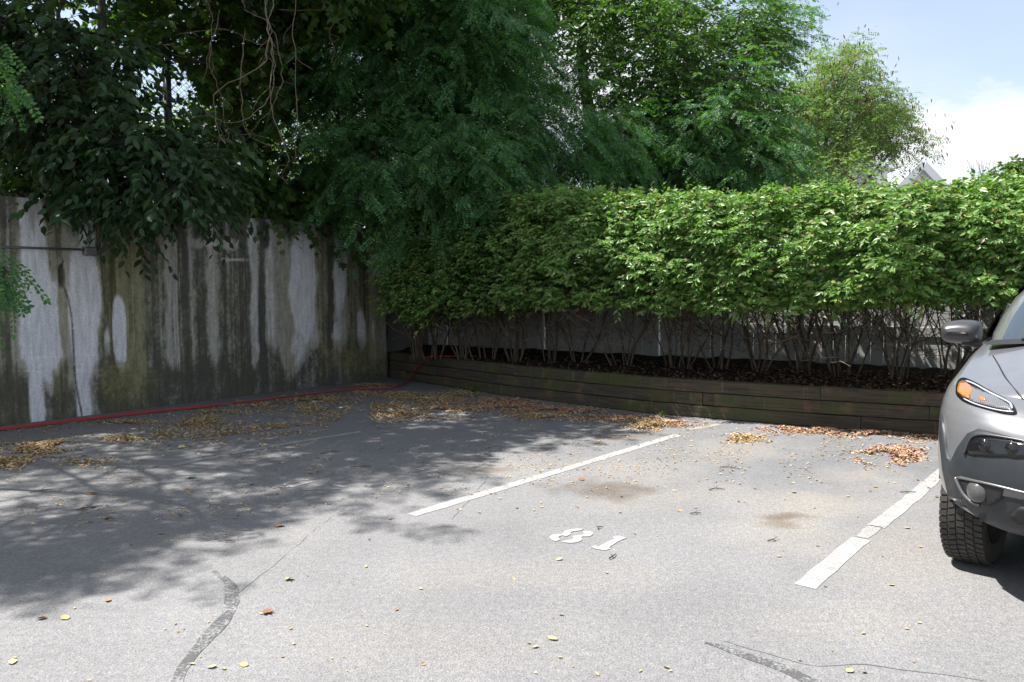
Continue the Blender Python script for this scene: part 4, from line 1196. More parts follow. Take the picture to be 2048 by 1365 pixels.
cl = clumps_px([(1700, 296), (1760, 262), (1830, 280), (1858, 275), (1835, 288), (1770, 292), (1710, 310)], 9, 24, 26, .3)
tree('locust_tree', 'low side limb tree reaching right over the blue-grey house', 'tree', Vector((10.9, 26.2, 0)),
     [Vector((10.9, 26.2, 0)), (11.0, 26.0, 2.5), (11.2, 25.6, 4.6), (12.4, 25.2, 6.3)], [.10, .09, .06, .02], cl, .5, 9, 5, .55, .28, LOC_FAR, M_FARLOC, 0, .25, .75, .9, .5, .2, extra=pods)
# bush at the far locust's foot
cl = clumps_px([(1540, 330), (1640, 300), (1730, 330), (1740, 378), (1540, 385)], 22, 21, 23, .3)
tree('bush', 'pale green bush under the far locust just above the hedge top', 'bush', Vector((8.3, 22, 0)),
     [Vector((8.3, 22, 0)), (8.3, 22, 1.8), (8.5, 22, 3.4)], [.07, .06, .03], cl, .5, 10, 6, .5, .13, OVATE, M_FARLOC, 0, .2, .8, .8, .5, .2)

# a branch of another locust reaching in from beyond the left edge
cl = [at_depth(x, y, d) for x, y, d in ((-25, 120, 5.3), (-8, 165, 5.3), (-40, 80, 5.4), (-30, 500, 5.2), (-5, 530, 5.1), (18, 545, 5.1), (-60, 470, 5.3), (-90, 400, 5.4), (-120, 250, 5.5))]
tb0 = wp(-2.2, -.6, WTOP - .1)
cl2 = clumps_ell(wp(-2.2, -.9, 7.8), (3.2, 2.9, 2.6), 100, lambda p: p.z > 6.3) + EDGE(-4.2, -.6, 26)
tree('locust_tree', 'locust outside the left edge whose bright leaf sprays hang into view', 'tree', tb0,
     [tb0, wp(-2.2, -.4, 4.0), wp(-2.3, -.6, 6.0), wp(-2.2, -.8, 8.6)], [.14, .12, .09, .04], cl2, .50, 16, 6, .50, .26, LOCUST, M_LOCUST, 0, .45, .75, .9, .38, .35)
sb0 = wp(-2.9, .1, WTOP + .6)
tree('locust_branch', 'bright locust spray hanging into view at the left edge', 'branch', sb0,
     [sb0, at_depth(-260, 60, 6.2), at_depth(-140, 60, 5.6), at_depth(-90, 250, 5.5)], [.03, .025, .018, .008], cl, .07, 4, 4, .2, .22, LOCUST, M_LOCUST, 90, .9, .75, .9, .38, .75)

# bright thicket beyond the terrace, seen through the chain-link fence
def thicket(label, poly, n, d0, d1, base, size, mat):
    c = clumps_px(poly, n, d0, d1, .4); b = Vector(base)
    m = sum(c, Vector()) / len(c)
    tree('bush', label, 'bush', b, [b, b.lerp(m, .5), m], [.08, .06, .03], c, .75, 18, 6, .7, size, OVATE, mat, 0, .2, .8, .8, .5, .15, twig_mesh=False)
thicket('sunlit yellow-green bush seen through the chain-link fence', [(330, 260), (480, 230), (640, 240), (690, 330), (660, 420), (480, 420), (340, 330)], 46, 19, 23, wp(9, -8, WTOP + .2), .16, M_BACK)
thicket('sunlit bush far behind the dark left tree', [(-40, 150), (200, 200), (300, 300), (250, 360), (-40, 360)], 34, 17, 20, wp(6, -9, WTOP + .2), .16, M_BACK)
thicket('bright bush behind the feathery locust trunk', [(640, 200), (800, 130), (900, 200), (860, 330), (700, 360)], 26, 22, 26, wp(13, -9, WTOP + .2), .17, M_BACK)
thicket('distant round tree top at the right edge above the hedge', [(1985, 350), (2010, 335), (2050, 322), (2120, 318), (2120, 380), (1985, 380)], 30, 74, 82, Vector((52, 78, 0)), .5, M_FARTREE)
# dry brush and low weeds on the wall top
L = Leaves(); bb = wp(6.0, -1.2, WTOP)
par = empty('dry_brush', bb, 'tangle of brown dry brush behind the chain-link fence', 'brush')
n = 420
st = np.array([tuple(wp(random.uniform(4.0, 8.2), random.uniform(-2.4, -.5), WTOP + random.uniform(0, .25))) for _ in range(n)])
dv = rng.normal(size=(n, 3)) * .6; dv[:, 2] = np.abs(dv[:, 2]) + .7
tm = MB(); twigs(L, tm, st, dv, rng.uniform(.4, 1.35, n), 8, .06, .25, .7, .5, .7, .2)
tag(rel(par, tm).build('twigs', M_VINE, par), kind='stuff'); dress(par, OVATE, L, M_DRY, 0)
L = Leaves(); bb = wp(5.6, -.25, WTOP)
par = empty('ivy', bb, 'green creeper leaves along the top edge of the wall', 'creeper')
n = 150
st = np.array([tuple(wp(random.choice((random.uniform(3.6, 8.0), random.uniform(-1.0, .6))), random.uniform(-.8, -.22), WTOP + random.uniform(0, .3))) for _ in range(n)])
dv = rng.normal(size=(n, 3)) * .8; dv[:, 2] = np.abs(dv[:, 2]) * .5 + .2
tm = MB(); twigs(L, tm, st, dv, rng.uniform(.2, .6, n), 6, .085, .5, .8, .9, .5, .2)
tag(rel(par, tm).build('twigs', M_VINE, par), kind='stuff'); dress(par, MAPLE, L, M_MAPLE, 40)

# bare hanging vines
VN = [(((520, -30), (535, 60), (520, 130), (430, 190), (440, 300), (418, 345), (400, 420), (372, 462)), 'long bare vine hanging down over the wall top'),
      (((560, -30), (540, 40), (545, 120), (535, 200), (480, 245), (410, 230), (385, 185)), 'pale looping vine crossing behind the others'),
      (((535, -30), (530, 50), (555, 130), (545, 220), (580, 320), (555, 330)), 'straight vine dropping to the right of the tangle'),
      (((400, -30), (425, 30), (415, 90), (405, 170)), 'thin vine left of the tangle beside the fence post'),
      (((470, -30), (490, 20), (540, 50), (520, 90), (450, 60), (360, 70)), 'vine curling sideways near the top of the picture'),
      (((590, -30), (588, 100), (590, 300)), 'single thin vine hanging plumb at the right of the tangle'),
      (((440, 20), (424, 120), (440, 200), (452, 300), (415, 360)), 'vine with a kink halfway down the tangle'),
      (((490, 60), (482, 170), (495, 260), (540, 290), (600, 297)), 'dark vine bending right near the dry brush'),
      (((545, 60), (560, 150), (548, 215), (520, 240), (495, 280)), 'thick pale vine in the middle of the tangle'),
      (((560, 20), (690, 25), (660, 60), (680, 120)), 'twig arching right from the tangle'),
      (((60, -30), (110, 55), (125, 65), (170, 110)), 'bare grey branch crossing the dark leaves at upper left')]
for i, (pp, lab) in enumerate(VN):
    pts = [at_depth(x + random.gauss(0, 3), y, 10.2 + .12 * i + random.gauss(0, .05)) for x, y in pp]
    sp_ = smooth_path(pts, 6)
    for j, q in enumerate(sp_): sp_[j] = q + Vector((random.gauss(0, .014), random.gauss(0, .014), 0))
    mb = MB(); mb.tube(sp_, list(np.linspace(.008 if i != 10 else .030, .003, len(sp_))), 5)
    for _ in range(5):
        a = random.choice(sp_); e = a + Vector((random.gauss(0, .14), random.gauss(0, .1), -random.uniform(.02, .3)))
        mb.tube(smooth_path([a, a.lerp(e, .5) + Vector((random.gauss(0, .04), 0, 0)), e], 3), .0035, 3, False)
    tag(mb.build('hanging_vine', M_VINE, None, True), lab, 'vine', 'bare vines above the wall')

# ------------------------------------------------------------------ the grey car
HEAD = Vector((-.640, -.768, 0)).normalized()              # way it faces
CXA = Vector((-HEAD.y * -1, 0, 0))
EX = Vector((HEAD.y, -HEAD.x, 0))                           # its right side, left in the picture
TYRE = ground(1940, 1118)
CAR0 = TYRE - EX * .79                                      # ground under the front axle's middle
car = empty('parked_car', CAR0, 'silver-grey parked car with dark plastic bumper, cut by the right edge', 'car')
car.rotation_euler = (0, 0, math.atan2(HEAD.y, HEAD.x) - math.pi / 2)
CM = Matrix((EX, HEAD, Vector((0, 0, 1)))).transposed()
def to_car(P): return CM.transposed() @ (Vector(P) - CAR0)
t = NT('silver_paint'); o_ = t.obj()
fl = t.noise(900, 1, .5, o_); dst = t.noise(5, 5, .65, o_)
col = t.mix(t.ramp(dst, [(.45, (0, 0, 0)), (.8, (.30, .30, .30))]), t.mix(fl, (.142, .144, .153), (.195, .198, .21)), (.19, .185, .17))
M_SILVER = t.done(t.bsdf(col, t.math('ADD', t.math('MULTIPLY', dst, .12), .2), .35, .5, None, .7))
M_CLAD = plain('dark_grey_plastic', (.021, .025, .029), .5, spec=.45, var=.2, scale=7, bump=.12)
M_CLAD2 = plain('charcoal_satin', (.060, .060, .064), .34, .35, var=.12)
M_TRIMD = plain('satin_grey_trim', (.17, .17, .175), .32, .6, var=.08)
M_PIANO = plain('gloss_black', (.008, .008, .009), .08, spec=.6)
M_RUB = plain('tyre_rubber', (.040, .036, .032), .8, var=.35, scale=30, bump=.3)
M_RIM = plain('alloy', (.30, .30, .31), .3, .9)
M_BLK = plain('black_plastic', (.012, .012, .012), .6)
M_AMB = NT('amber_lens'); M_AMB = M_AMB.done(M_AMB.bsdf((.40, .13, .03), .2, 0, .6, None, .6))
M_LENS = NT('clear_lens'); t = M_LENS
bars = t.n('ShaderNodeTexWave', {'Scale': 34.0, 'Distortion': 2.0}); t.set(bars.inputs['Vector'], t.obj())
M_LENS = t.done(t.bsdf(t.ramp(bars.outputs[0], [(.2, (.17, .17, .175)), (.8, (.25, .25, .25))]), .12, .5, .7, None, 1.0))
M_FOG = plain('fog_lens', (.07, .07, .068), .18, 0, .5, .3, var=.1)
M_DRL = NT('lamp_strip'); M_DRL = M_DRL.done(M_DRL.bsdf((.55, .58, .62), .15, .2, .7, None, 1.0))
M_CHR = plain('chrome', (.55, .55, .56), .12, 1.0, var=.03)
t = NT('tinted_windscreen'); M_WIN = t.done(t.bsdf((.012, .024, .026), .03, 0, .9, None, 1.0))

# -- shell: levels up the side, nose rounded in plan
LV = [  # z at nose, half width, nose reach, z added towards the cowl
    (.40, .865, .80, .0), (.46, .90, .855, .0), (.55, .918, .885, .0), (.66, .925, .90, .0), (.76, .925, .895, .005), (.84, .925, .875, .02),
    (.90, .922, .845, .05), (.955, .912, .800, .10), (1.00, .895, .745, .15), (1.03, .872, .69, .185), (1.045, .845, .64, .205)]
SP = .045
YR = -3.62
def lev(f):
    a = np.array(LV); i = np.linspace(0, 1, len(a)); return [np.interp(f, i, a[:, k]) for k in range(4)]
def outline(f, n=46):
    """right half outline of one level, from the nose's middle back along the side to the tail's middle"""
    z0, W, D, rise = lev(f)
    out = []; e = 2 / 2.75; y0 = .12
    for th in np.linspace(0, math.pi / 2, n):
        x = W * math.sin(th) ** e; y = y0 + (D - y0) * math.cos(th) ** e
        out.append((x, y))
    for y in np.linspace(y0, -3.0, 48)[1:]:
        ws = W - .012 * math.sin(max(0, min(1, (-y + .1) / 2.9)) * math.pi) * (1 if f < .9 else 0)
        out.append((ws, y))
    for th in np.linspace(math.pi / 2, math.pi, 22)[1:]:
        out.append((W * math.sin(th) ** e, -3.0 - (.66 - .0 * f) * abs(math.cos(th)) ** e))
    res = []
    for x, y in out:
        up_ = rise * sst(0, 1, (D - y) / 1.35)
        z = z0 + float(up_)
        # underside lifts towards the wheels at the front corner and stays a sill behind
        lift = .05 * float(sst(.40, .93, x)) * float(sst(.15, .45, y)) * (1 - f) ** 1.2 * (1 - float(sst(.70, .9, y)) * .3)
        sill = -.10 * float(sst(.1, -.45, y)) * (1 - f) ** 2
        res.append((x, y, z + lift + sill))
    return np.array(res)
NL = 34
rows = np.array([outline(f) for f in np.linspace(0, 1, NL)])
full = np.concatenate([rows, (rows * np.array([-1, 1, 1]))[:, ::-1][:, 1:-1]], 1)
def arch(p): 
    return any((p[1] - yc) ** 2 + (p[2] - .37) ** 2 < .405 ** 2 for yc in (0, -2.70)) and abs(p[0]) > .62
sh = MB(); b_ = full.shape[1]
sh.add(full.reshape(-1, 3), [])
for i in range(NL - 1):
    for j in range(b_):
        q = (i * b_ + j, i * b_ + (j + 1) % b_, (i + 1) * b_ + (j + 1) % b_, (i + 1) * b_ + j)
        c_ = np.mean([full.reshape(-1, 3)[k] for k in q], 0)
        if not arch(c_): sh.f.append(q); sh.mi.append(0)
body = sh.build('body', M_SILVER, car, True)
# rounded shoulder and hood
shd = rows[-1]                                             # top level, right half
ihood = [k for k in range(len(shd)) if shd[k][1] > -.62]
HN = 26
hood = []
for k in ihood:
    x, y, z = shd[k]
    row = []
    for u in np.linspace(1, -1, HN * 2 + 1):
        xx = x * u
        crown = .075 * (1 - abs(u) ** 2.6) * min(1, (x / .5)) + .012 * math.exp(-((abs(xx) - .52) / .09) ** 2) * float(sst(.55, .2, y)) * min(1, x)
        row.append((xx, y, z + crown))
    hood.append(row)
mb = MB(); mb.grid(np.array(hood)[::-1]); 
mb.build('hood', M_SILVER, car, True)
# trunk-side deck under the glass (belt line)
belt = [k for k in range(len(shd)) if shd[k][1] <= -.60]
mb = MB(); mb.grid(np.array([[(shd[k][0] * u, shd[k][1], shd[k][2]) for u in (1, .5, 0, -.5, -1)] for k in belt])[::-1]); mb.build('belt_panel', M_SILVER, car, True)
# greenhouse
GH = [(1.235, .868, -.44, -3.60), (1.30, .872, -.56, -3.58), (1.42, .848, -.82, -3.50), (1.54, .80, -1.08, -3.38), (1.63, .742, -1.32, -3.26), (1.69, .67, -1.55, -3.12), (1.72, .55, -1.75, -2.95)]
def gho(z, W, yf, yr, n=24):
    out = []
    hl = (yf - yr) / 2; yc = (yf + yr) / 2
    for th in np.linspace(0, math.pi, n * 2 + 1):
        s_, c_ = math.sin(th), math.cos(th)
        x = W * abs(s_) ** .42; y = yc + hl * math.copysign(abs(c_) ** .28, c_)
        y += .10 * (1 - (x / W) ** 2) * (1 if c_ > 0 else -.4)
        out.append((x, y, z))
    return np.array(out)
gr = np.array([gho(*g) for g in GH]); gf = np.concatenate([gr, (gr * np.array([-1, 1, 1]))[:, ::-1][:, 1:-1]], 1)
mb = MB(); mb.grid(gf[::1][:, ::-1], wrap=True); n_ = gf.shape[1]
mb.f.append(tuple((len(GH) - 1) * n_ + k for k in range(n_))); mb.mi.append(0)
mb.build('roof', M_SILVER, car, True)
def gpt(f, th):
    a = np.array(GH); i = np.arange(len(a)); g = [np.interp(f * (len(a) - 1), i, a[:, k]) for k in range(4)]
    z, W, yf, yr = g; hl = (yf - yr) / 2; yc = (yf + yr) / 2
    s_, c_ = math.sin(th), math.cos(th)
    sx = 1 if s_ >= 0 else -1
    x = W * abs(s_) ** .42; y = yc + hl * math.copysign(abs(c_) ** .28, c_) + .10 * (1 - (x / W) ** 2) * (1 if c_ > 0 else -.4)
    return np.array((x * sx, y, z))
def gpanel(name, f0, f1, xs0, xs1, front=True, off=.006, mat=M_WIN):
    """pane on the front glass: xs are shares of the half width"""
    rows_ = []
    for f in np.linspace(f0, f1, 12):
        r_ = []
        for s in np.linspace(xs0, xs1, 25):
            th = math.asin(abs(s) ** (1 / .42)); th = th if front else math.pi - th
            p = gpt(f, th * (1 if s >= 0 else -1)); 
            nrm = np.array((s * .5, .75, .75)) if front else np.array((s * .5, -.9, .4))
            r_.append(tuple(p + nrm * off))
        rows_.append(r_)
    mb = MB(); mb.grid(rows_ if front else [r[::-1] for r in rows_])
    return mb.build(name, mat, car, True)
gpanel('windshield', .01, .76, -.86, .86)
gpanel('rear_window', .1, .7, -.85, .85, False)
def side_glass(y0, y1, sx):
    rows_ = []
    for f in np.linspace(.06, .66, 8):
        r_ = []
        z = np.interp(f * 6, np.arange(7), [g[0] for g in GH]); W = np.interp(f * 6, np.arange(7), [g[1] for g in GH])
        yf = np.interp(f * 6, np.arange(7), [g[2] for g in GH])
        a = min(y0, yf - .34)
        for s in np.linspace(0, 1, 10):
            r_.append(((W + .006) * sx, a + (y1 - a) * s, z))
        rows_.append(r_)
    mb = MB(); mb.grid(rows_ if sx > 0 else [r[::-1] for r in rows_]); mb.build('side_window', M_WIN, car, True)
for sx in (1, -1):
    side_glass(-.6, -1.45, sx); side_glass(-1.52, -2.4, sx); side_glass(-2.48, -3.2, sx)
    mb = MB(); mb.tube([(sx * .62, -1.6, 1.71), (sx * .62, -1.7, 1.745), (sx * .62, -2.85, 1.745), (sx * .60, -3.0, 1.71)], .016, 6); mb.build('roof_rail', M_BLK, car, True)

# -- ray casting onto the nose so that lamps and trim sit where they are
bm_v = [CM @ Vector(v) + CAR0 for v in sh.v]
hv = [CM @ Vector(v) + CAR0 for r_ in hood for v in r_]
hf = []; hw_ = len(hood[0])
for i in range(len(hood) - 1):
    for j in range(hw_ - 1): hf.append((i * hw_ + j, i * hw_ + j + 1, (i + 1) * hw_ + j + 1, (i + 1) * hw_ + j))
shell = BVHTree.FromPolygons(bm_v + hv, [tuple(f) for f in sh.f] + [tuple(k + len(bm_v) for k in f) for f in hf])
def onto(x, y):
    d = ray(x, y).normalized(); h = shell.ray_cast(Vector((0, 0, CAM_H)), d)
    if h[0] is None: 
        h = shell.find_nearest(Vector((0, 0, CAM_H)) + d * ((TYRE - Vector((0, 0, CAM_H))).length - .8))
    n = h[1]; n = n if n.dot(d) < 0 else -n
    c = to_car(h[0]); nc = CM.transposed() @ n
    return c, nc
def panel(name, px, mat, off, thick=.010, cell=14, par=None, both=True, smooth=True):
    """a moulded piece lying on the nose inside an outline, with its own edge thickness"""
    P = [Vector(p) for p in px]
    dens = []
    for a, b in zip(P, P[1:] + P[:1]):
        k = max(1, int((b - a).length / cell))
        dens += [a.lerp(b, i / k) for i in range(k)]
    xs = [p.x for p in dens]; ys = [p.y for p in dens]
    ins = [Vector((x, y)) for x in np.arange(min(xs), max(xs), cell) for y in np.arange(min(ys), max(ys), cell) if in_poly(x, y, [tuple(p) for p in dens]) and min((Vector((x, y)) - p).length for p in dens) > cell * .45]
    tri = geometry.delaunay_2d_cdt(dens + ins, [], [list(range(len(dens)))], 1, 1e-4)
    hits = [onto(v.x, v.y) for v in tri[0]]
    outs = []
    for sg in ((1, -1) if both else (1,)):
        V_ = []; F_ = []
        for c, n in hits: q = c + n * off; V_.append((q.x * sg, q.y, q.z))
        for f in tri[2]: F_.append(tuple(f)[::-1] if sg > 0 else tuple(f))
        ec = {}
        for f in tri[2]:
            f = list(f)
            for a, b in zip(f, f[1:] + f[:1]): ec[(a, b)] = 1
        base = len(V_)
        for c, n in hits: q = c + n * (off - thick); V_.append((q.x * sg, q.y, q.z))
        for (a, b) in list(ec):
            if (b, a) not in ec: F_.append((a, b, b + base, a + base) if sg > 0 else (b, a, a + base, b + base))
        mb = MB(); mb.add(V_, F_); o = mb.build(name, mat, par[0 if sg > 0 else 1] if par else car, smooth)
        outs.append(o)
    return outs
def tube_on(name, px, r, mat, off, par=None, both=True):
    outs = []
    H = [onto(*p) for p in px]; pts = smooth_path([c + n * off for c, n in H], 4)
    for sg in ((1, -1) if both else (1,)):
        mb = MB(); mb.tube([(p.x * sg, p.y, p.z) for p in pts], r, 6); outs.append(mb.build(name, mat, par[0 if sg > 0 else 1] if par else car, True))
    return outs
mid = project([tuple(CM @ Vector((0, .9, .7)) + CAR0)]); XM = float(mid[0][0])
# dark bumper cladding, from its pointed edge by the wheel arch to the car's middle
panel('bumper', [(1886, 830), (1893, 870), (1897, 915), (1904, 925), (1918, 896), (1938, 868), (1960, 859), (2048, 881), (XM, 925), (XM, 1085), (2120, 1078), (2048, 1068), (1972, 1056), (1922, 1039), (1903, 1008), (1889, 940), (1883, 880)], M_CLAD, .012, .02, 16)
# lamp pods
rec = panel('driving_light', [(1937, 905), (1946, 885), (1957, 877), (1985, 877), (2048, 888), (2110, 905), (2105, 922), (2060, 915), (2032, 916), (2015, 913), (1983, 912), (1950, 909)], M_PIANO, .020, .012, 8)
tube_on('bezel', [(1934, 908), (1944, 882), (1957, 872), (1985, 873), (2048, 884), (2112, 901)], .007, M_CLAD2, .018, rec)
for o in rec:
    sg = 1 if o is rec[0] else -1
    for (lx, ly) in ((1978, 893), (2030, 900)):
        c, n = onto(lx, ly); q = c + n * .022
        mb = MB(); mb.lathe([(0, .012), (.02, .009), (.030, 0), (.034, -.004)], (0, 0, 0), 'y', 16); l = mb.build('projector', M_PIANO, o, True); l.location = (q.x * sg, q.y, q.z)
# head lamps under the hood edge
HLP = [(1913, 780), (1914, 768), (1925, 758), (1945, 764), (1975, 780), (2010, 799), (2027, 811), (2033, 829), (2010, 829), (1985, 823), (1950, 813), (1928, 804), (1914, 792)]
hl = panel('headlight', curve_px(HLP, 3), M_PIANO, .008, .012, 6)
panel('lens', [(1940, 776), (1975, 789), (2012, 808), (2022, 815), (2026, 824), (1990, 818), (1953, 808), (1940, 803)], M_LENS, .013, .006, 5, hl)
panel('turn_signal', [(1917, 778), (1921, 768), (1930, 768), (1942, 776), (1946, 787), (1941, 801), (1928, 796), (1918, 788)], M_AMB, .016, .008, 5, hl)
panel('marker', [(1956, 799), (1968, 797), (1975, 806), (1962, 805)], M_AMB, .016, .004, 4, hl)
tube_on('light_strip', [(1934, 767), (1950, 773), (1976, 787), (2005, 802), (2021, 811), (2026, 821)], .0048, M_DRL, .014, hl)
tube_on('light_strip', [(1930, 801), (1952, 811), (1985, 821), (2012, 826), (2028, 827)], .0035, M_DRL, .012, hl)
# lower grille band, fog lamps
panel('lower_trim', [(1917, 953), (1926, 952), (2048, 981), (XM, 1000), (XM, 1015), (2048, 998), (1985, 986), (1950, 988), (1930, 980)], M_TRIMD, .019, .01, 9)
fp = panel('fog_light_recess', [(1924, 958), (1950, 960), (1990, 970), (2012, 976), (2008, 996), (1985, 1009), (1960, 1006), (1938, 988)], M_BLK, .022, .008, 7)
tube_on('trim_crescent', [(1920, 954), (1926, 968), (1936, 986), (1952, 1001), (1966, 1007)], .009, M_TRIMD, .026, fp)
tube_on('trim_blade', [(1924, 954), (1960, 961), (2000, 970), (2048, 982), (2110, 996)], .007, M_TRIMD, .024, fp)
for o in fp:
    sg = 1 if o is fp[0] else -1
    c, n = onto(1959, 982); q = c + n * .030
    mb = MB(); mb.lathe([(0, .020), (.02, .018), (.037, .010), (.046, .0), (.052, -.004), (.052, -.03)], (0, 0, 0), 'y', 22); l = mb.build('fog_lamp', M_FOG, o, True); l.location = (q.x * sg, q.y, q.z); l.rotation_euler = (0, 0, -.5 * sg)
panel('tow_hook_recess', [(2020, 1030), (2042, 1012), (2090, 1014), (2090, 1046), (2040, 1046)], M_BLK, .018, .008, 9)
panel('grille', [(2052, 838), (2110, 848), (XM, 866), (XM, 912), (2110, 892), (2060, 876)], M_PIANO, .014, .01, 12)
gx_ = np.linspace(2062, XM - 12, 4)
for k in range(3):
    x0 = gx_[k] + 4; x1 = gx_[k + 1] - 4
    panel('grille_slot', [(x0, 846 + 6 * k), (x1, 851 + 7 * k), (x1, 888 + 8 * k), (x0, 880 + 7 * k)], M_CHR, .018, .006, 10)
# hood shut line and panel gap, fender gap
tube_on('shut_line', [(1986, 712), (1998, 732), (2012, 757), (2034, 784), (2050, 800), (2085, 815)], .004, M_BLK, .000)
# -- wheel arches and wheels
def flare(yc, sx):
    pr = []
    for a in np.linspace(R(24 if yc == 0 else -12), R(192), 40):
        r0, r1 = .385, .465
        c_, s_ = math.cos(a), math.sin(a)
        pts_ = []
        for r_, xo in ((r0, .80), (r0, .935), (r0 + .02, .948), (r1 - .015, .942), (r1, .925), (r1, .80)):
            z = .37 + r_ * s_; y = yc + r_ * c_
            x = xo - .03 * max(0, (y - .15)) / .3 * (1 if yc == 0 and y > .15 else 0) * 2.2
            pts_.append((x * sx, y, max(z, .24)))
        pr.append(pts_)
    mb = MB(); mb.grid(pr if sx < 0 else [p[::-1] for p in pr]); mb.build('wheel_arch', M_CLAD, car, True)
    mb = MB(); mb.grid([[(sx * x, yc + .41 * math.cos(a), .37 + .41 * math.sin(a)) for x in (.40, .90)] for a in np.linspace(.5 if yc == 0 else -.3, math.pi + .3, 24)]); mb.build('arch_liner', M_BLK, car, True)
PROF = [(.225, -.10), (.245, -.118), (.30, -.124), (.338, -.120), (.352, -.104), (.358, -.06), (.359, 0), (.358, .06), (.352, .104), (.338, .120), (.30, .124), (.245, .118), (.225, .10)]
lug = MB()
for row, (h0, h1) in enumerate(((-.118, -.075), (-.068, -.028), (-.021, .021), (.028, .068), (.075, .118))):
    for k in range(58):
        a = 2 * math.pi * (k + .5 * (row % 2) + .12 * row) / 58
        da = 2 * math.pi / 58 * .36; tw = (.30 if row in (1, 3) else .12) * (1 if row < 2 else -1 if row > 2 else 0) / 58 * 6
        vs = []
        for rr in (.350, .368 - (.006 if row in (0, 4) else 0)):
            for hh, e in ((h0, -tw / 2), (h1, tw / 2)):
                for sgn in (-1, 1):
                    aa = a + e + da * sgn; vs.append((hh, rr * math.cos(aa), rr * math.sin(aa)))
        lug.add(vs, [(4, 5, 7, 6), (0, 4, 6, 2), (1, 3, 7, 5), (0, 1, 5, 4), (2, 6, 7, 3)])
lug.v = [(x * .90, y, z) for x, y, z in lug.v]; PROF = [(r_, h_ * .91) for r_, h_ in PROF]
m_lug = lug.mesh('tread', M_RUB)
m_tyre = MB().lathe(PROF, (0, 0, 0), 'x', 56).mesh('tyre', M_RUB, True)
def rim_mesh():
    mb = MB(); mb.lathe([(.235, .10), (.228, .105), (.215, .09), (.20, .02), (.20, -.09), (.232, -.10)], (0, 0, 0), 'x', 40)
    mb.lathe([(0, .07), (.035, .07), (.055, .06), (.06, .02)], (0, 0, 0), 'x', 20)
    for k in range(10):
        a = 2 * math.pi * k / 10 + (.12 if k % 2 else -.12); c_, s_ = math.cos(a), math.sin(a)
        mb.add([(.06, .045 * c_ - .016 * s_, .045 * s_ + .016 * c_), (.06, .045 * c_ + .016 * s_, .045 * s_ - .016 * c_), (.085, .22 * c_ + .022 * s_, .22 * s_ - .022 * c_), (.085, .22 * c_ - .022 * s_, .22 * s_ + .022 * c_),
                (.03, .045 * c_ - .016 * s_, .045 * s_ + .016 * c_), (.03, .045 * c_ + .016 * s_, .045 * s_ - .016 * c_), (.055, .22 * c_ + .022 * s_, .22 * s_ - .022 * c_), (.055, .22 * c_ - .022 * s_, .22 * s_ + .022 * c_)],
               [(0, 1, 2, 3), (0, 3, 7, 4), (1, 5, 6, 2), (4, 7, 6, 5)])
    mb.lathe([(0, -.02), (.16, -.02), (.16, -.05), (0, -.05)], (0, 0, 0), 'x', 28)
    return mb.mesh('rim', M_RIM, False)
m_rim = rim_mesh()
m_shade_disc = MB().lathe([(0, -.088), (.225, -.088), (.232, -.108), (.10, -.14), (0, -.14)], (0, 0, 0), 'x', 24).mesh('wheel_shade_disc', M_BLK)  # black disc added to darken the inside of the wheel, no real part
for yc in (0, -2.70):
    for sx in (1, -1):
        flare(yc, sx)
        w = bpy.data.objects.new('wheel', m_tyre); COL.objects.link(w); w.parent = car
        w.location = (.765 * sx, yc, .362); w.rotation_euler = (0, 0, (R(-4) if yc == 0 else 0) + (math.pi if sx < 0 else 0))
        tr_ = bpy.data.objects.new('tread', m_lug); COL.objects.link(tr_); tr_.parent = w; tr_['kind'] = 'stuff'
        shade_disc = bpy.data.objects.new('wheel_shade_disc', m_shade_disc); COL.objects.link(shade_disc); shade_disc.parent = w
        rm = bpy.data.objects.new('rim', m_rim); COL.objects.link(rm); rm.parent = w
# underbody boxes added to block light under the car; axle
mb = MB(); mb.box((0, -1.4, .47), (1.16, 4.0, .26), None, .05); mb.box((0, -1.40, .36), (1.66, 1.75, .18), None, .05); mb.box((0, .45, .50), (1.3, .5, .2), None, .05); mb.build('underbody_light_block', M_BLK, car)
mb = MB(); mb.tube([(-.7, 0, .34), (.7, 0, .34)], .035, 8); mb.build('axle', M_BLK, car)
# mirrors
def mirror(sx):
    mb = MB(); rows_ = []
    for th in np.linspace(0, 1, 15):
        yy = .085 - .19 * th                               # front to back
        k = math.sqrt(max(0, 1 - (1 - min(1, th / .75)) ** 2.4)) if th < .75 else 1 - .04 * (th - .75) / .25
        r_ = []
        for a in np.linspace(0, 2 * math.pi, 25)[:-1]:
            c_, s_ = math.cos(a), math.sin(a)
            x = .118 * math.copysign(abs(c_) ** .5, c_); z = .080 * math.copysign(abs(s_) ** .5, s_)
            z = z * (1 - .22 * max(0, x / .118)) if s_ > 0 else z * (1 - .12 * max(0, x / .118) ** 2)
            r_.append((sx * (.992 + x * (.45 + .55 * k)), -.62 + yy, MZ + z * max(k, .05) + .0 * x))
        rows_.append(r_)
    mb.grid(rows_, wrap=True); nn = len(rows_[0]); mb.f.append(tuple(range(nn))); mb.mi.append(0); mb.f.append(tuple((len(rows_) - 1) * nn + k for k in range(nn))[::-1]); mb.mi.append(0)
    m = mb.build('side_mirror', M_CLAD2, car, True)
    mb = MB(); mb.tube([(sx * .78, -.60, MZ - .085), (sx * .88, -.61, MZ - .078), (sx * .97, -.62, MZ - .055)], [.034, .024, .03], 8); mb.build('mirror_arm', M_BLK, m, True)
    mb = MB(); mb.add([(sx * (.992 + .105 * a), -.727, MZ + .07 * b) for a, b in ((-1, -1), (1, -.8), (1, .8), (-1, 1))], [(0, 1, 2, 3)]); mb.build('mirror_glass', M_CHR, m)
MZ = 1.315
for sx in (1, -1): mirror(sx)
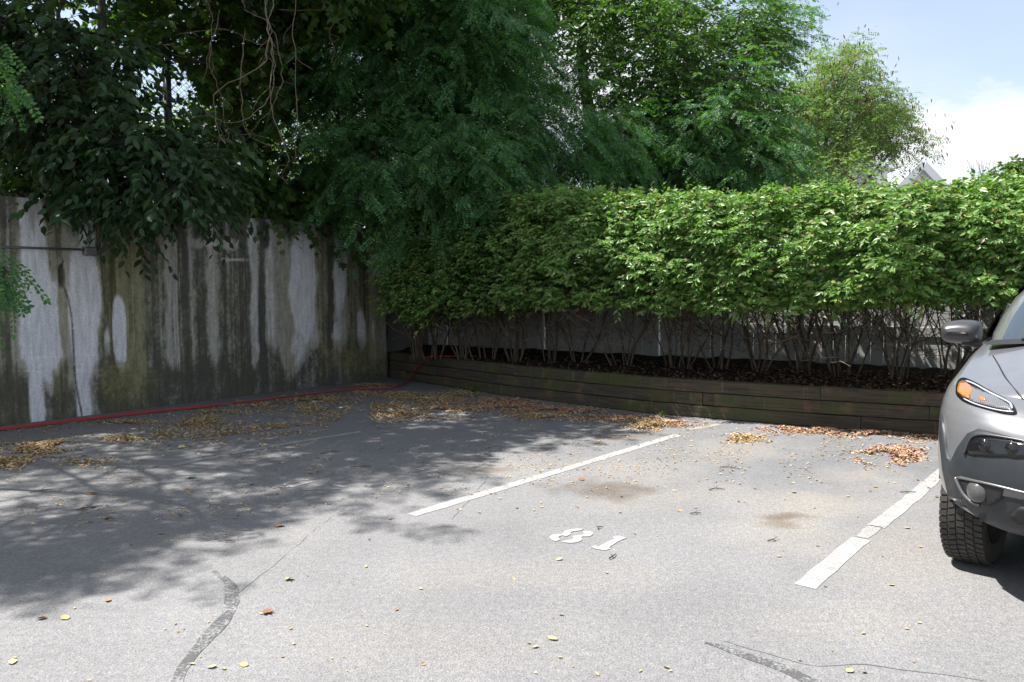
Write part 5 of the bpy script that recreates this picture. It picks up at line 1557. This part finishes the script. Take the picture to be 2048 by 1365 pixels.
# wiper and cowl
mb = MB(); mb.tube([(.62, -.38, 1.292), (.40, -.345, 1.318), (.05, -.33, 1.325)], .010, 6); mb.build('wiper', M_BLK, car, True)
mb = MB(); mb.tube([(-.05, -.36, 1.30), (-.35, -.36, 1.32), (-.68, -.42, 1.30)], .010, 6); mb.build('wiper', M_BLK, car, True)
mb = MB(); mb.grid([[(x, y, 1.255 + .035 * (1 - (x / .8) ** 2) + (.02 if y < -.4 else 0)) for x in np.linspace(-.80, .80, 17)] for y in (-.52, -.30)]); mb.build('cowl', M_BLK, car, True)
# tail lamps and plate so that the back is not blank
for sx in (1, -1):
    mb = MB(); mb.box((sx * .72, -3.60, 1.02), (.26, .14, .16), None, .03); mb.build('tail_light', plain('red_lens', (.35, .02, .02), .15, spec=.6), car)

# ------------------------------------------------------------------ fallen leaves
def litter_mat(name, cols):
    t = NT(name); g = t.n('ShaderNodeNewGeometry'); oi = t.n('ShaderNodeObjectInfo')
    r = t.math('FRACT', t.math('ADD', g.outputs['Random Per Island'], oi.outputs['Random']))
    k = len(cols)
    col = t.ramp(r, [(i / max(1, k - 1), c) for i, c in enumerate(cols)])
    return t.done(t.bsdf(col, .7, 0, .25))
M_TAN = litter_mat('tan_litter', [(.38, .27, .15), (.44, .33, .18), (.29, .17, .09), (.50, .40, .22), (.23, .12, .07)])
M_RUST = litter_mat('rust_litter', [(.40, .25, .16), (.28, .14, .09), (.46, .31, .20), (.34, .19, .12), (.52, .38, .25), (.20, .10, .07)])
M_YELLOW = litter_mat('yellow_leaf', [(.36, .31, .14), (.34, .30, .17), (.38, .36, .22)])
M_BROWN = litter_mat('brown_leaf', [(.16, .08, .045), (.24, .13, .07), (.30, .19, .10)])
M_GREENL = litter_mat('green_fallen_leaf', [(.07, .17, .05), (.10, .20, .06)])
M_BED = litter_mat('bed_litter', [(.05, .028, .018), (.09, .05, .032), (.16, .09, .06), (.04, .025, .016)])
M_TWIG = plain('twig_bark', (.10, .07, .05), .9)
def curl(seed, w=.3, lobed=False):
    r_ = random.Random(seed)
    c = r_.uniform(-.25, .35); tz = r_.uniform(-.15, .25)
    prof = [(0, 0), (-w * .8, .25), (-w, .5), (-w * .7, .78), (0, 1), (w * .7, .78), (w, .5), (w * .8, .25)]
    if lobed: prof = [(0, 0), (-.35, .05), (-.55, .3), (-.3, .4), (-.5, .75), (-.15, .65), (0, 1), (.15, .65), (.5, .75), (.3, .4), (.55, .3), (.35, .05)]
    v = [(x, y - .5, abs(x) * c * 1.3 + (y - .4) ** 2 * tz + .04 + r_.uniform(0, .05)) for x, y in prof] + [(0, -.05, .03)]
    n = len(prof); f = [(n, i, (i + 1) % n) for i in range(n)]
    return v, f
LIT = [T(*curl(s, .28)) for s in range(4)]
def pile(label, blobs, n, size, mat, group='drifts of fallen leaves', z=.0, spread=1.0, mound=.03, name='leaf_litter'):
    """blobs: picture-space centre and radii of a drift lying on the lot"""
    P = []
    wts = np.array([b[4] if len(b) > 4 else b[2] * b[3] for b in blobs], float); wts /= wts.sum()
    for b, w in zip(blobs, wts):
        k = int(n * w * 2.7)
        a = rng.uniform(0, 2 * np.pi, k); r_ = np.abs(rng.normal(0, .48, k)); r_ = np.where(r_ > 1.25, rng.uniform(0, 1, k), r_)
        for i in range(k):
            q = ground(b[0] + math.cos(a[i]) * r_[i] * b[2], b[1] + math.sin(a[i]) * r_[i] * b[3])
            if (q - G0).dot(WN) < .03: continue
            d_ = tb_at(float(project([tuple(q)])[0][0]))
            if q.y > d_.y - .02 and q.x > TB[0].x: continue
            keepq = fbm(q.x * 5, q.y * 5, 3, 77)
            if keepq < .33 + .12 * r_[i]: continue
            P.append((q.x, q.y, z + mound * max(0, 1 - r_[i]) * random.random() + .003))
    P = np.array(P); k = len(P)
    D = rng.normal(size=(k, 3)); D[:, 2] *= .28
    N_ = rng.normal(size=(k, 3)) * .35 + np.array((0, 0, 1.0))
    S = size * rng.uniform(.6, 1.35, k)
    c = P.mean(0)
    V0 = None
    which = rng.integers(0, len(LIT), k)
    Vs, Ls, Zs, off = [], [], [], 0
    for w_, (V0, F) in enumerate(LIT):
        m = which == w_
        X, Y, Z = frames(D[m], N_[m])
        V = P[m][:, None] - c + (X[:, None] * V0[None, :, 0:1] + Y[:, None] * V0[None, :, 1:2] + Z[:, None] * V0[None, :, 2:3]) * S[m][:, None, None]
        fl = np.array([i for f in F for i in f])
        Ls.append((np.arange(m.sum())[:, None] * len(V0) + fl[None]).ravel() + off); Zs.append(np.full(len(F) * int(m.sum()), 3)); Vs.append(V.reshape(-1, 3)); off += len(V0) * int(m.sum())
    o = link(name, np_mesh(name, np.concatenate(Vs), np.concatenate(Ls), np.concatenate(Zs), mat))
    o.location = c
    return tag(o, label, 'leaf litter', group, 'stuff')
pile('round heap of brown leaves on the sunlit asphalt beside the car', [(1782, 911, 78, 20, 1)], 1900, .031, M_RUST, mound=.05)
pile('thin oval patch of tan leaves near the far end of the white line', [(1480, 878, 62, 11, 1)], 900, .027, M_TAN)
pile('heap of tan leaves at the tip of the middle white line', [(1303, 850, 62, 14, 1)], 1100, .029, M_TAN, mound=.04)
pile('ragged strip of rusty leaves along the timber foot at the right', [(1640, 862, 110, 9, 1.2), (1740, 868, 110, 9, 1.3), (1560, 858, 60, 6, .3), (1850, 876, 50, 6, .3)], 2600, .031, M_RUST)
pile('patch of leaves in shade in front of the middle timbers', [(1080, 833, 75, 10, 1)], 1200, .027, M_TAN)
pile('long brown drift of leaves below the timbers', [(990, 803, 120, 12, 1), (1120, 822, 130, 12, 1.1), (1240, 838, 120, 10, .9), (1350, 848, 80, 8, .4), (1020, 815, 120, 12, .7)], 6500, .027, M_RUST)
pile('thick drift of tan leaves in the corner of wall and timbers', [(860, 800, 110, 14, 1.2), (790, 790, 70, 10, .6), (890, 818, 80, 12, 1), (740, 772, 60, 6, .3), (930, 790, 80, 10, .6), (800, 830, 180, 22, .8)], 6500, .027, M_TAN)
pile('loose leaves spread along the foot of the stained wall', [(640, 800, 120, 22, 1), (620, 820, 60, 12, .7), (520, 812, 140, 18, .6), (400, 845, 90, 20, 1.2), (560, 855, 160, 24, .7), (700, 840, 150, 24, .8), (330, 870, 120, 24, .4), (250, 846, 130, 7, .4), (430, 826, 130, 7, .5), (600, 802, 120, 7, .5), (720, 787, 60, 6, .3), (770, 815, 120, 16, .8), (450, 870, 260, 40, .7)], 6000, .027, M_TAN)
pile('yellowish leaf drift at the left edge near the hose', [(60, 900, 90, 18, 1.4), (10, 925, 70, 16, 1.2), (110, 890, 50, 10, .5), (240, 880, 60, 9, .3), (170, 925, 90, 14, .2)], 2500, .031, M_TAN)
# litter on the planting bed
P = []
t_ = MB()
for _ in range(5200):
    a = random.uniform(790, 2100); s = random.random() ** 1.3
    f_ = tb_at(a); q = f_ + FN * (-.10 - 1.5 * s)
    P.append((q.x, q.y, BZ + .09 * math.sin(min(1, s * 1.1) * 1.57) + random.uniform(.0, .03)))
P = np.array(P); k = len(P); D = rng.normal(size=(k, 3)); D[:, 2] *= .3
o = link('leaf_litter', leaf_mesh('leaf_litter', LIT[0], P, D, rng.normal(size=(k, 3)) * .4 + np.array((0, 0, 1.0)), .045 * rng.uniform(.6, 1.3, k), M_BED, P.mean(0)))
o.location = P.mean(0); tag(o, 'dark brown leaf litter covering the planting bed behind the timbers', 'leaf litter', 'drifts of fallen leaves', 'stuff')
# litter on the terrace along the wall top
P = np.array([tuple(wp(random.uniform(-3, 8), random.uniform(-2.5, -.2), WTOP + random.uniform(-.08, .14))) for _ in range(3000)]); k = len(P); D = rng.normal(size=(k, 3)); D[:, 2] *= .5
o = link('leaf_litter', leaf_mesh('leaf_litter', LIT[1], P, D, rng.normal(size=(k, 3)) * .5 + np.array((0, 0, 1.0)), .09 * rng.uniform(.6, 1.3, k), M_BROWN, P.mean(0)))
o.location = P.mean(0); tag(o, 'dead leaves lying on the soil along the top of the wall', 'leaf litter', 'drifts of fallen leaves', 'stuff')

# single leaves
def single(me, x, y, s, label, group=None, yaw=None, z=.004):
    o = bpy.data.objects.new('fallen_leaf', me); COL.objects.link(o)
    o.location = ground(x, y, z); s *= .8; o.scale = (s, s, s); o.rotation_euler = (random.gauss(0, .12), random.gauss(0, .12), random.uniform(0, 6.28) if yaw is None else yaw)
    return tag(o, label, 'leaf', group or 'single fallen leaves on the asphalt')
def lm(seed, mat, lobed=False, w=.32):
    v, f = curl(seed, w, lobed); me = bpy.data.meshes.new('fallen_leaf'); me.from_pydata(v, [], f); me.materials.append(mat); return me
ME_Y = [lm(s, M_YELLOW, False, .38) for s in (11, 12)]; ME_B = [lm(s, M_BROWN) for s in (13, 14, 15)]; ME_T = [lm(s, M_TAN) for s in (16, 17)]
ME_G = lm(18, M_GREENL, True); ME_BL = lm(19, M_BROWN, True); ME_YL = lm(20, M_YELLOW, True)
for me, x, y, s, lab in ((ME_G, 384, 955, .11, 'green lobed leaf lying in the shade'), (ME_YL, 576, 1160, .065, 'pale yellow leaf right of the curved sealer strip'), (ME_BL, 538, 1225, .075, 'rust and black curled leaf in the left foreground'),
                         (ME_Y[0], 1118, 1119, .055, 'bright yellow leaf just below the number 81'), (ME_T[0], 1105, 1277, .075, 'peach coloured leaf in the middle foreground'), (ME_Y[1], 1070, 1294, .04, 'tiny yellow leaf near the peach coloured leaf'),
                         (ME_Y[0], 1699, 1342, .052, 'yellow oval leaf at the bottom edge right of the sealer strip'), (ME_B[0], 1163, 959, .11, 'curled brown leaf on the damp dark stain'), (ME_B[1], 188, 1014, .08, 'dark curled leaf in the shade at the left'),
                         (ME_B[2], 217, 1038, .08, 'brown leaf standing up in shade below the dark twig'), (ME_B[1], 378, 982, .11, 'brown leaf in the shade near the green lobed leaf'), (ME_B[0], 557, 1052, .11, 'long brown leaf at the edge of the tree shadow'),
                         (ME_Y[1], 620, 946, .085, 'yellow leaf above the worn number'), (ME_Y[0], 130, 1236, .07, 'yellow green leaf below the shadow edge at far left'), (ME_B[2], 84, 1237, .06, 'small brown leaf at the far left in sun'),
                         (ME_T[1], 216, 1201, .06, 'tan leaf at the shadow fringe left of the sealer strip'), (ME_T[0], 25, 1324, .065, 'peach leaf in the bottom left corner'), (ME_Y[0], 424, 1334, .05, 'yellow leaf beside the foot of the curved sealer strip'),
                         (ME_Y[1], 488, 1330, .05, 'pale leaf at the bottom right of the curved sealer strip'), (ME_B[0], 182, 988, .12, 'brown leaf clump beside a twig in the left shade'), (ME_Y[1], 1000, 997, .04, 'yellow green bit on the shaded middle line'),
                         (ME_T[0], 1588, 985, .07, 'orange leaf above the sandy dip'), (ME_Y[0], 1491, 939, .06, 'green yellow leaf at the tip of a twig in sun'), (ME_T[1], 1750, 974, .06, 'tan leaf near the long white line'),
                         (ME_Y[1], 1814, 1056, .05, 'yellow leaf between the long white line and the tyre'), (ME_T[0], 1783, 1170, .045, 'orange leaf in sun ahead of the tyre'), (ME_G, 980, 895, .05, 'small green leaf in dappled shade'),
                         (ME_B[1], 1140, 908, .08, 'brown leaf beside a patch of sun in front of the drift'), (ME_YL, 365, 896, .10, 'yellow lobed leaf in the shade near the faded line'), (ME_T[1], 1557, 1113, .04, 'small pale leaf below the sandy dip')):
    single(me, x, y, s, lab)
cnt = 0
POOL = [(m, 'tan') for m in ME_T] * 3 + [(m, 'brown') for m in ME_B] * 2 + [(m, 'yellow') for m in ME_Y]
while cnt < 262:
    x = random.uniform(0, 1880); u = random.random() ** 2.9
    yb = np.interp(x, [0, 775, 1000, 1300, 1880], [856, 778, 800, 836, 880])
    y = yb + 8 + u * (1100 - yb) * (1 - .45 * x / 1880)
    if y > 1350 or fbm(x / 90, y / 40, 3, 88) < .42 + .12 * u: continue
    me, cn = random.choice(POOL)
    zone = 'at the foot of the stained wall' if y < yb + 70 and x < 775 else 'just before the timber wall' if y < yb + 60 else 'in the shade left of the middle white line' if x < 700 else 'around the middle white line' if x < 1150 else 'in the sunlit bay marked 81'
    single(me, x, y, random.uniform(.028, .062) * (1.15 if random.random() < .2 else .85), f'small {cn} leaf among others {zone}', f'small {cn} leaves {zone}'); cnt += 1

# crumbs and finer litter that nobody could count
P = []
for _ in range(9000):
    x = random.uniform(-40, 1900); u = random.random() ** 2.4
    yb = np.interp(x, [0, 775, 1000, 1300, 1880], [858, 774, 797, 834, 878]); y = yb + 4 + u * (1060 - yb) * (1 - .55 * x / 1900)
    if fbm(x / 70, y / 26, 3, 89) < .47: continue
    q = ground(x, y, .004); P.append(tuple(q))
for _ in range(110): P.append(tuple(ground(random.uniform(0, 1900), random.uniform(900, 1365), .003)))
P = np.array(P); k = len(P); D = rng.normal(size=(k, 3)); D[:, 2] *= .15
o = link('leaf_crumbs', leaf_mesh('leaf_crumbs', LIT[2], P, D, rng.normal(size=(k, 3)) * .25 + np.array((0, 0, 1.0)), .024 * rng.uniform(.4, 1.3, k), M_TAN, P.mean(0)))
o.location = P.mean(0); tag(o, 'fine leaf crumbs strewn over the asphalt', 'leaf litter', None, 'stuff')
# twigs
for i, (a, b, lab) in enumerate((((1440, 934), (1480, 938), 'thin twig with a green yellow tip lying in the sun'), ((150, 1020), (205, 1012), 'dark forked twig in the shade at left'), ((60, 985), (110, 978), 'short twig near the leaf drift at left'),
                                 ((1800, 984), (1832, 984), 'straight thin twig across the long white line'), ((1418, 980), (1450, 979), 'thin twig left of the sandy dip'), ((1380, 1027), (1402, 1026), 'short twig right of the damp stain'),
                                 ((1535, 1082), (1553, 1082), 'tiny dark twig below the sandy dip'), ((640, 908), (680, 903), 'twig in dappled shade above the worn number'), ((1218, 1117), (1232, 1108), 'small reddish twig right of the number'), ((1197, 1058), (1206, 1053), 'tiny dark twig above the number'),
                                 ((435, 1080), (470, 1083), 'dark twig just inside the shadow edge'), ((700, 935), (742, 933), 'brown twig at the shaded middle of the lot'))):
    A, B = ground(*a, .008), ground(*b, .008)
    m = A.lerp(B, .5) + Vector((random.gauss(0, .01), random.gauss(0, .015), .006))
    mb = MB(); mb.tube(smooth_path([A, m, B], 4), [.004, .0045, .005, .0045, .004, .004, .0035, .003, .002], 5)
    e = m + (B - A) * .2 + Vector((random.gauss(0, .03), .05, .004)); mb.tube([m, e], [.003, .0015], 4)
    tag(mb.build('twig', M_TWIG, None, True), lab, 'twig', 'twigs on the asphalt')
# weeds at the timber foot
for x, y, s, lab in ((1079, 793, .15, 'small green weed at the timber foot'), (1024, 786, .10, 'tiny weed left of the other at the timber foot'), (1322, 832, .10, 'little weed by the leaf heap at the timber foot'), (945, 781, .12, 'weed in the dark corner of the timbers')):
    b = ground(x, y + 3, 0)
    w = empty('weed', b, lab, 'weed', 'weeds at the timber foot')
    L = Leaves(); n = 7; st = np.array([tuple(b)] * n); dv = rng.normal(size=(n, 3)) * .6; dv[:, 2] = np.abs(dv[:, 2]) + .8; dv[:, 1] -= .3
    tm = MB(); twigs(L, tm, st, dv, rng.uniform(.6, 1.2, n) * s, 5, s * .33, .2, .9, .8, .4, .1, .3, .002)
    rel(w, tm).build('stem', M_GREENL, w); dress(w, OVATE, L, M_BACK, 0)
# weeds or bare twigs rising behind the hedge top at the right
for x, y0, y1, lab in ((1955, 345, 318, 'bare twiggy stem poking above the hedge near the right edge'), (1972, 348, 322, 'second bare stem poking above the hedge at the right')):
    mb = MB(); b = at_depth(x, y0 + 30, 11.5)
    for k in range(6): 
        e = at_depth(x + random.gauss(0, 14), y1 + random.uniform(-4, 14), 11.5); mb.tube(smooth_path([b, b.lerp(e, .5) + Vector((random.gauss(0, .01), 0, 0)), e], 3), .003, 3, False)
    mb.tube([(b.x, b.y, .5), tuple(b)], .008, 4)
    tag(mb.build('bare_shrub', M_VINE), lab, 'shrub')
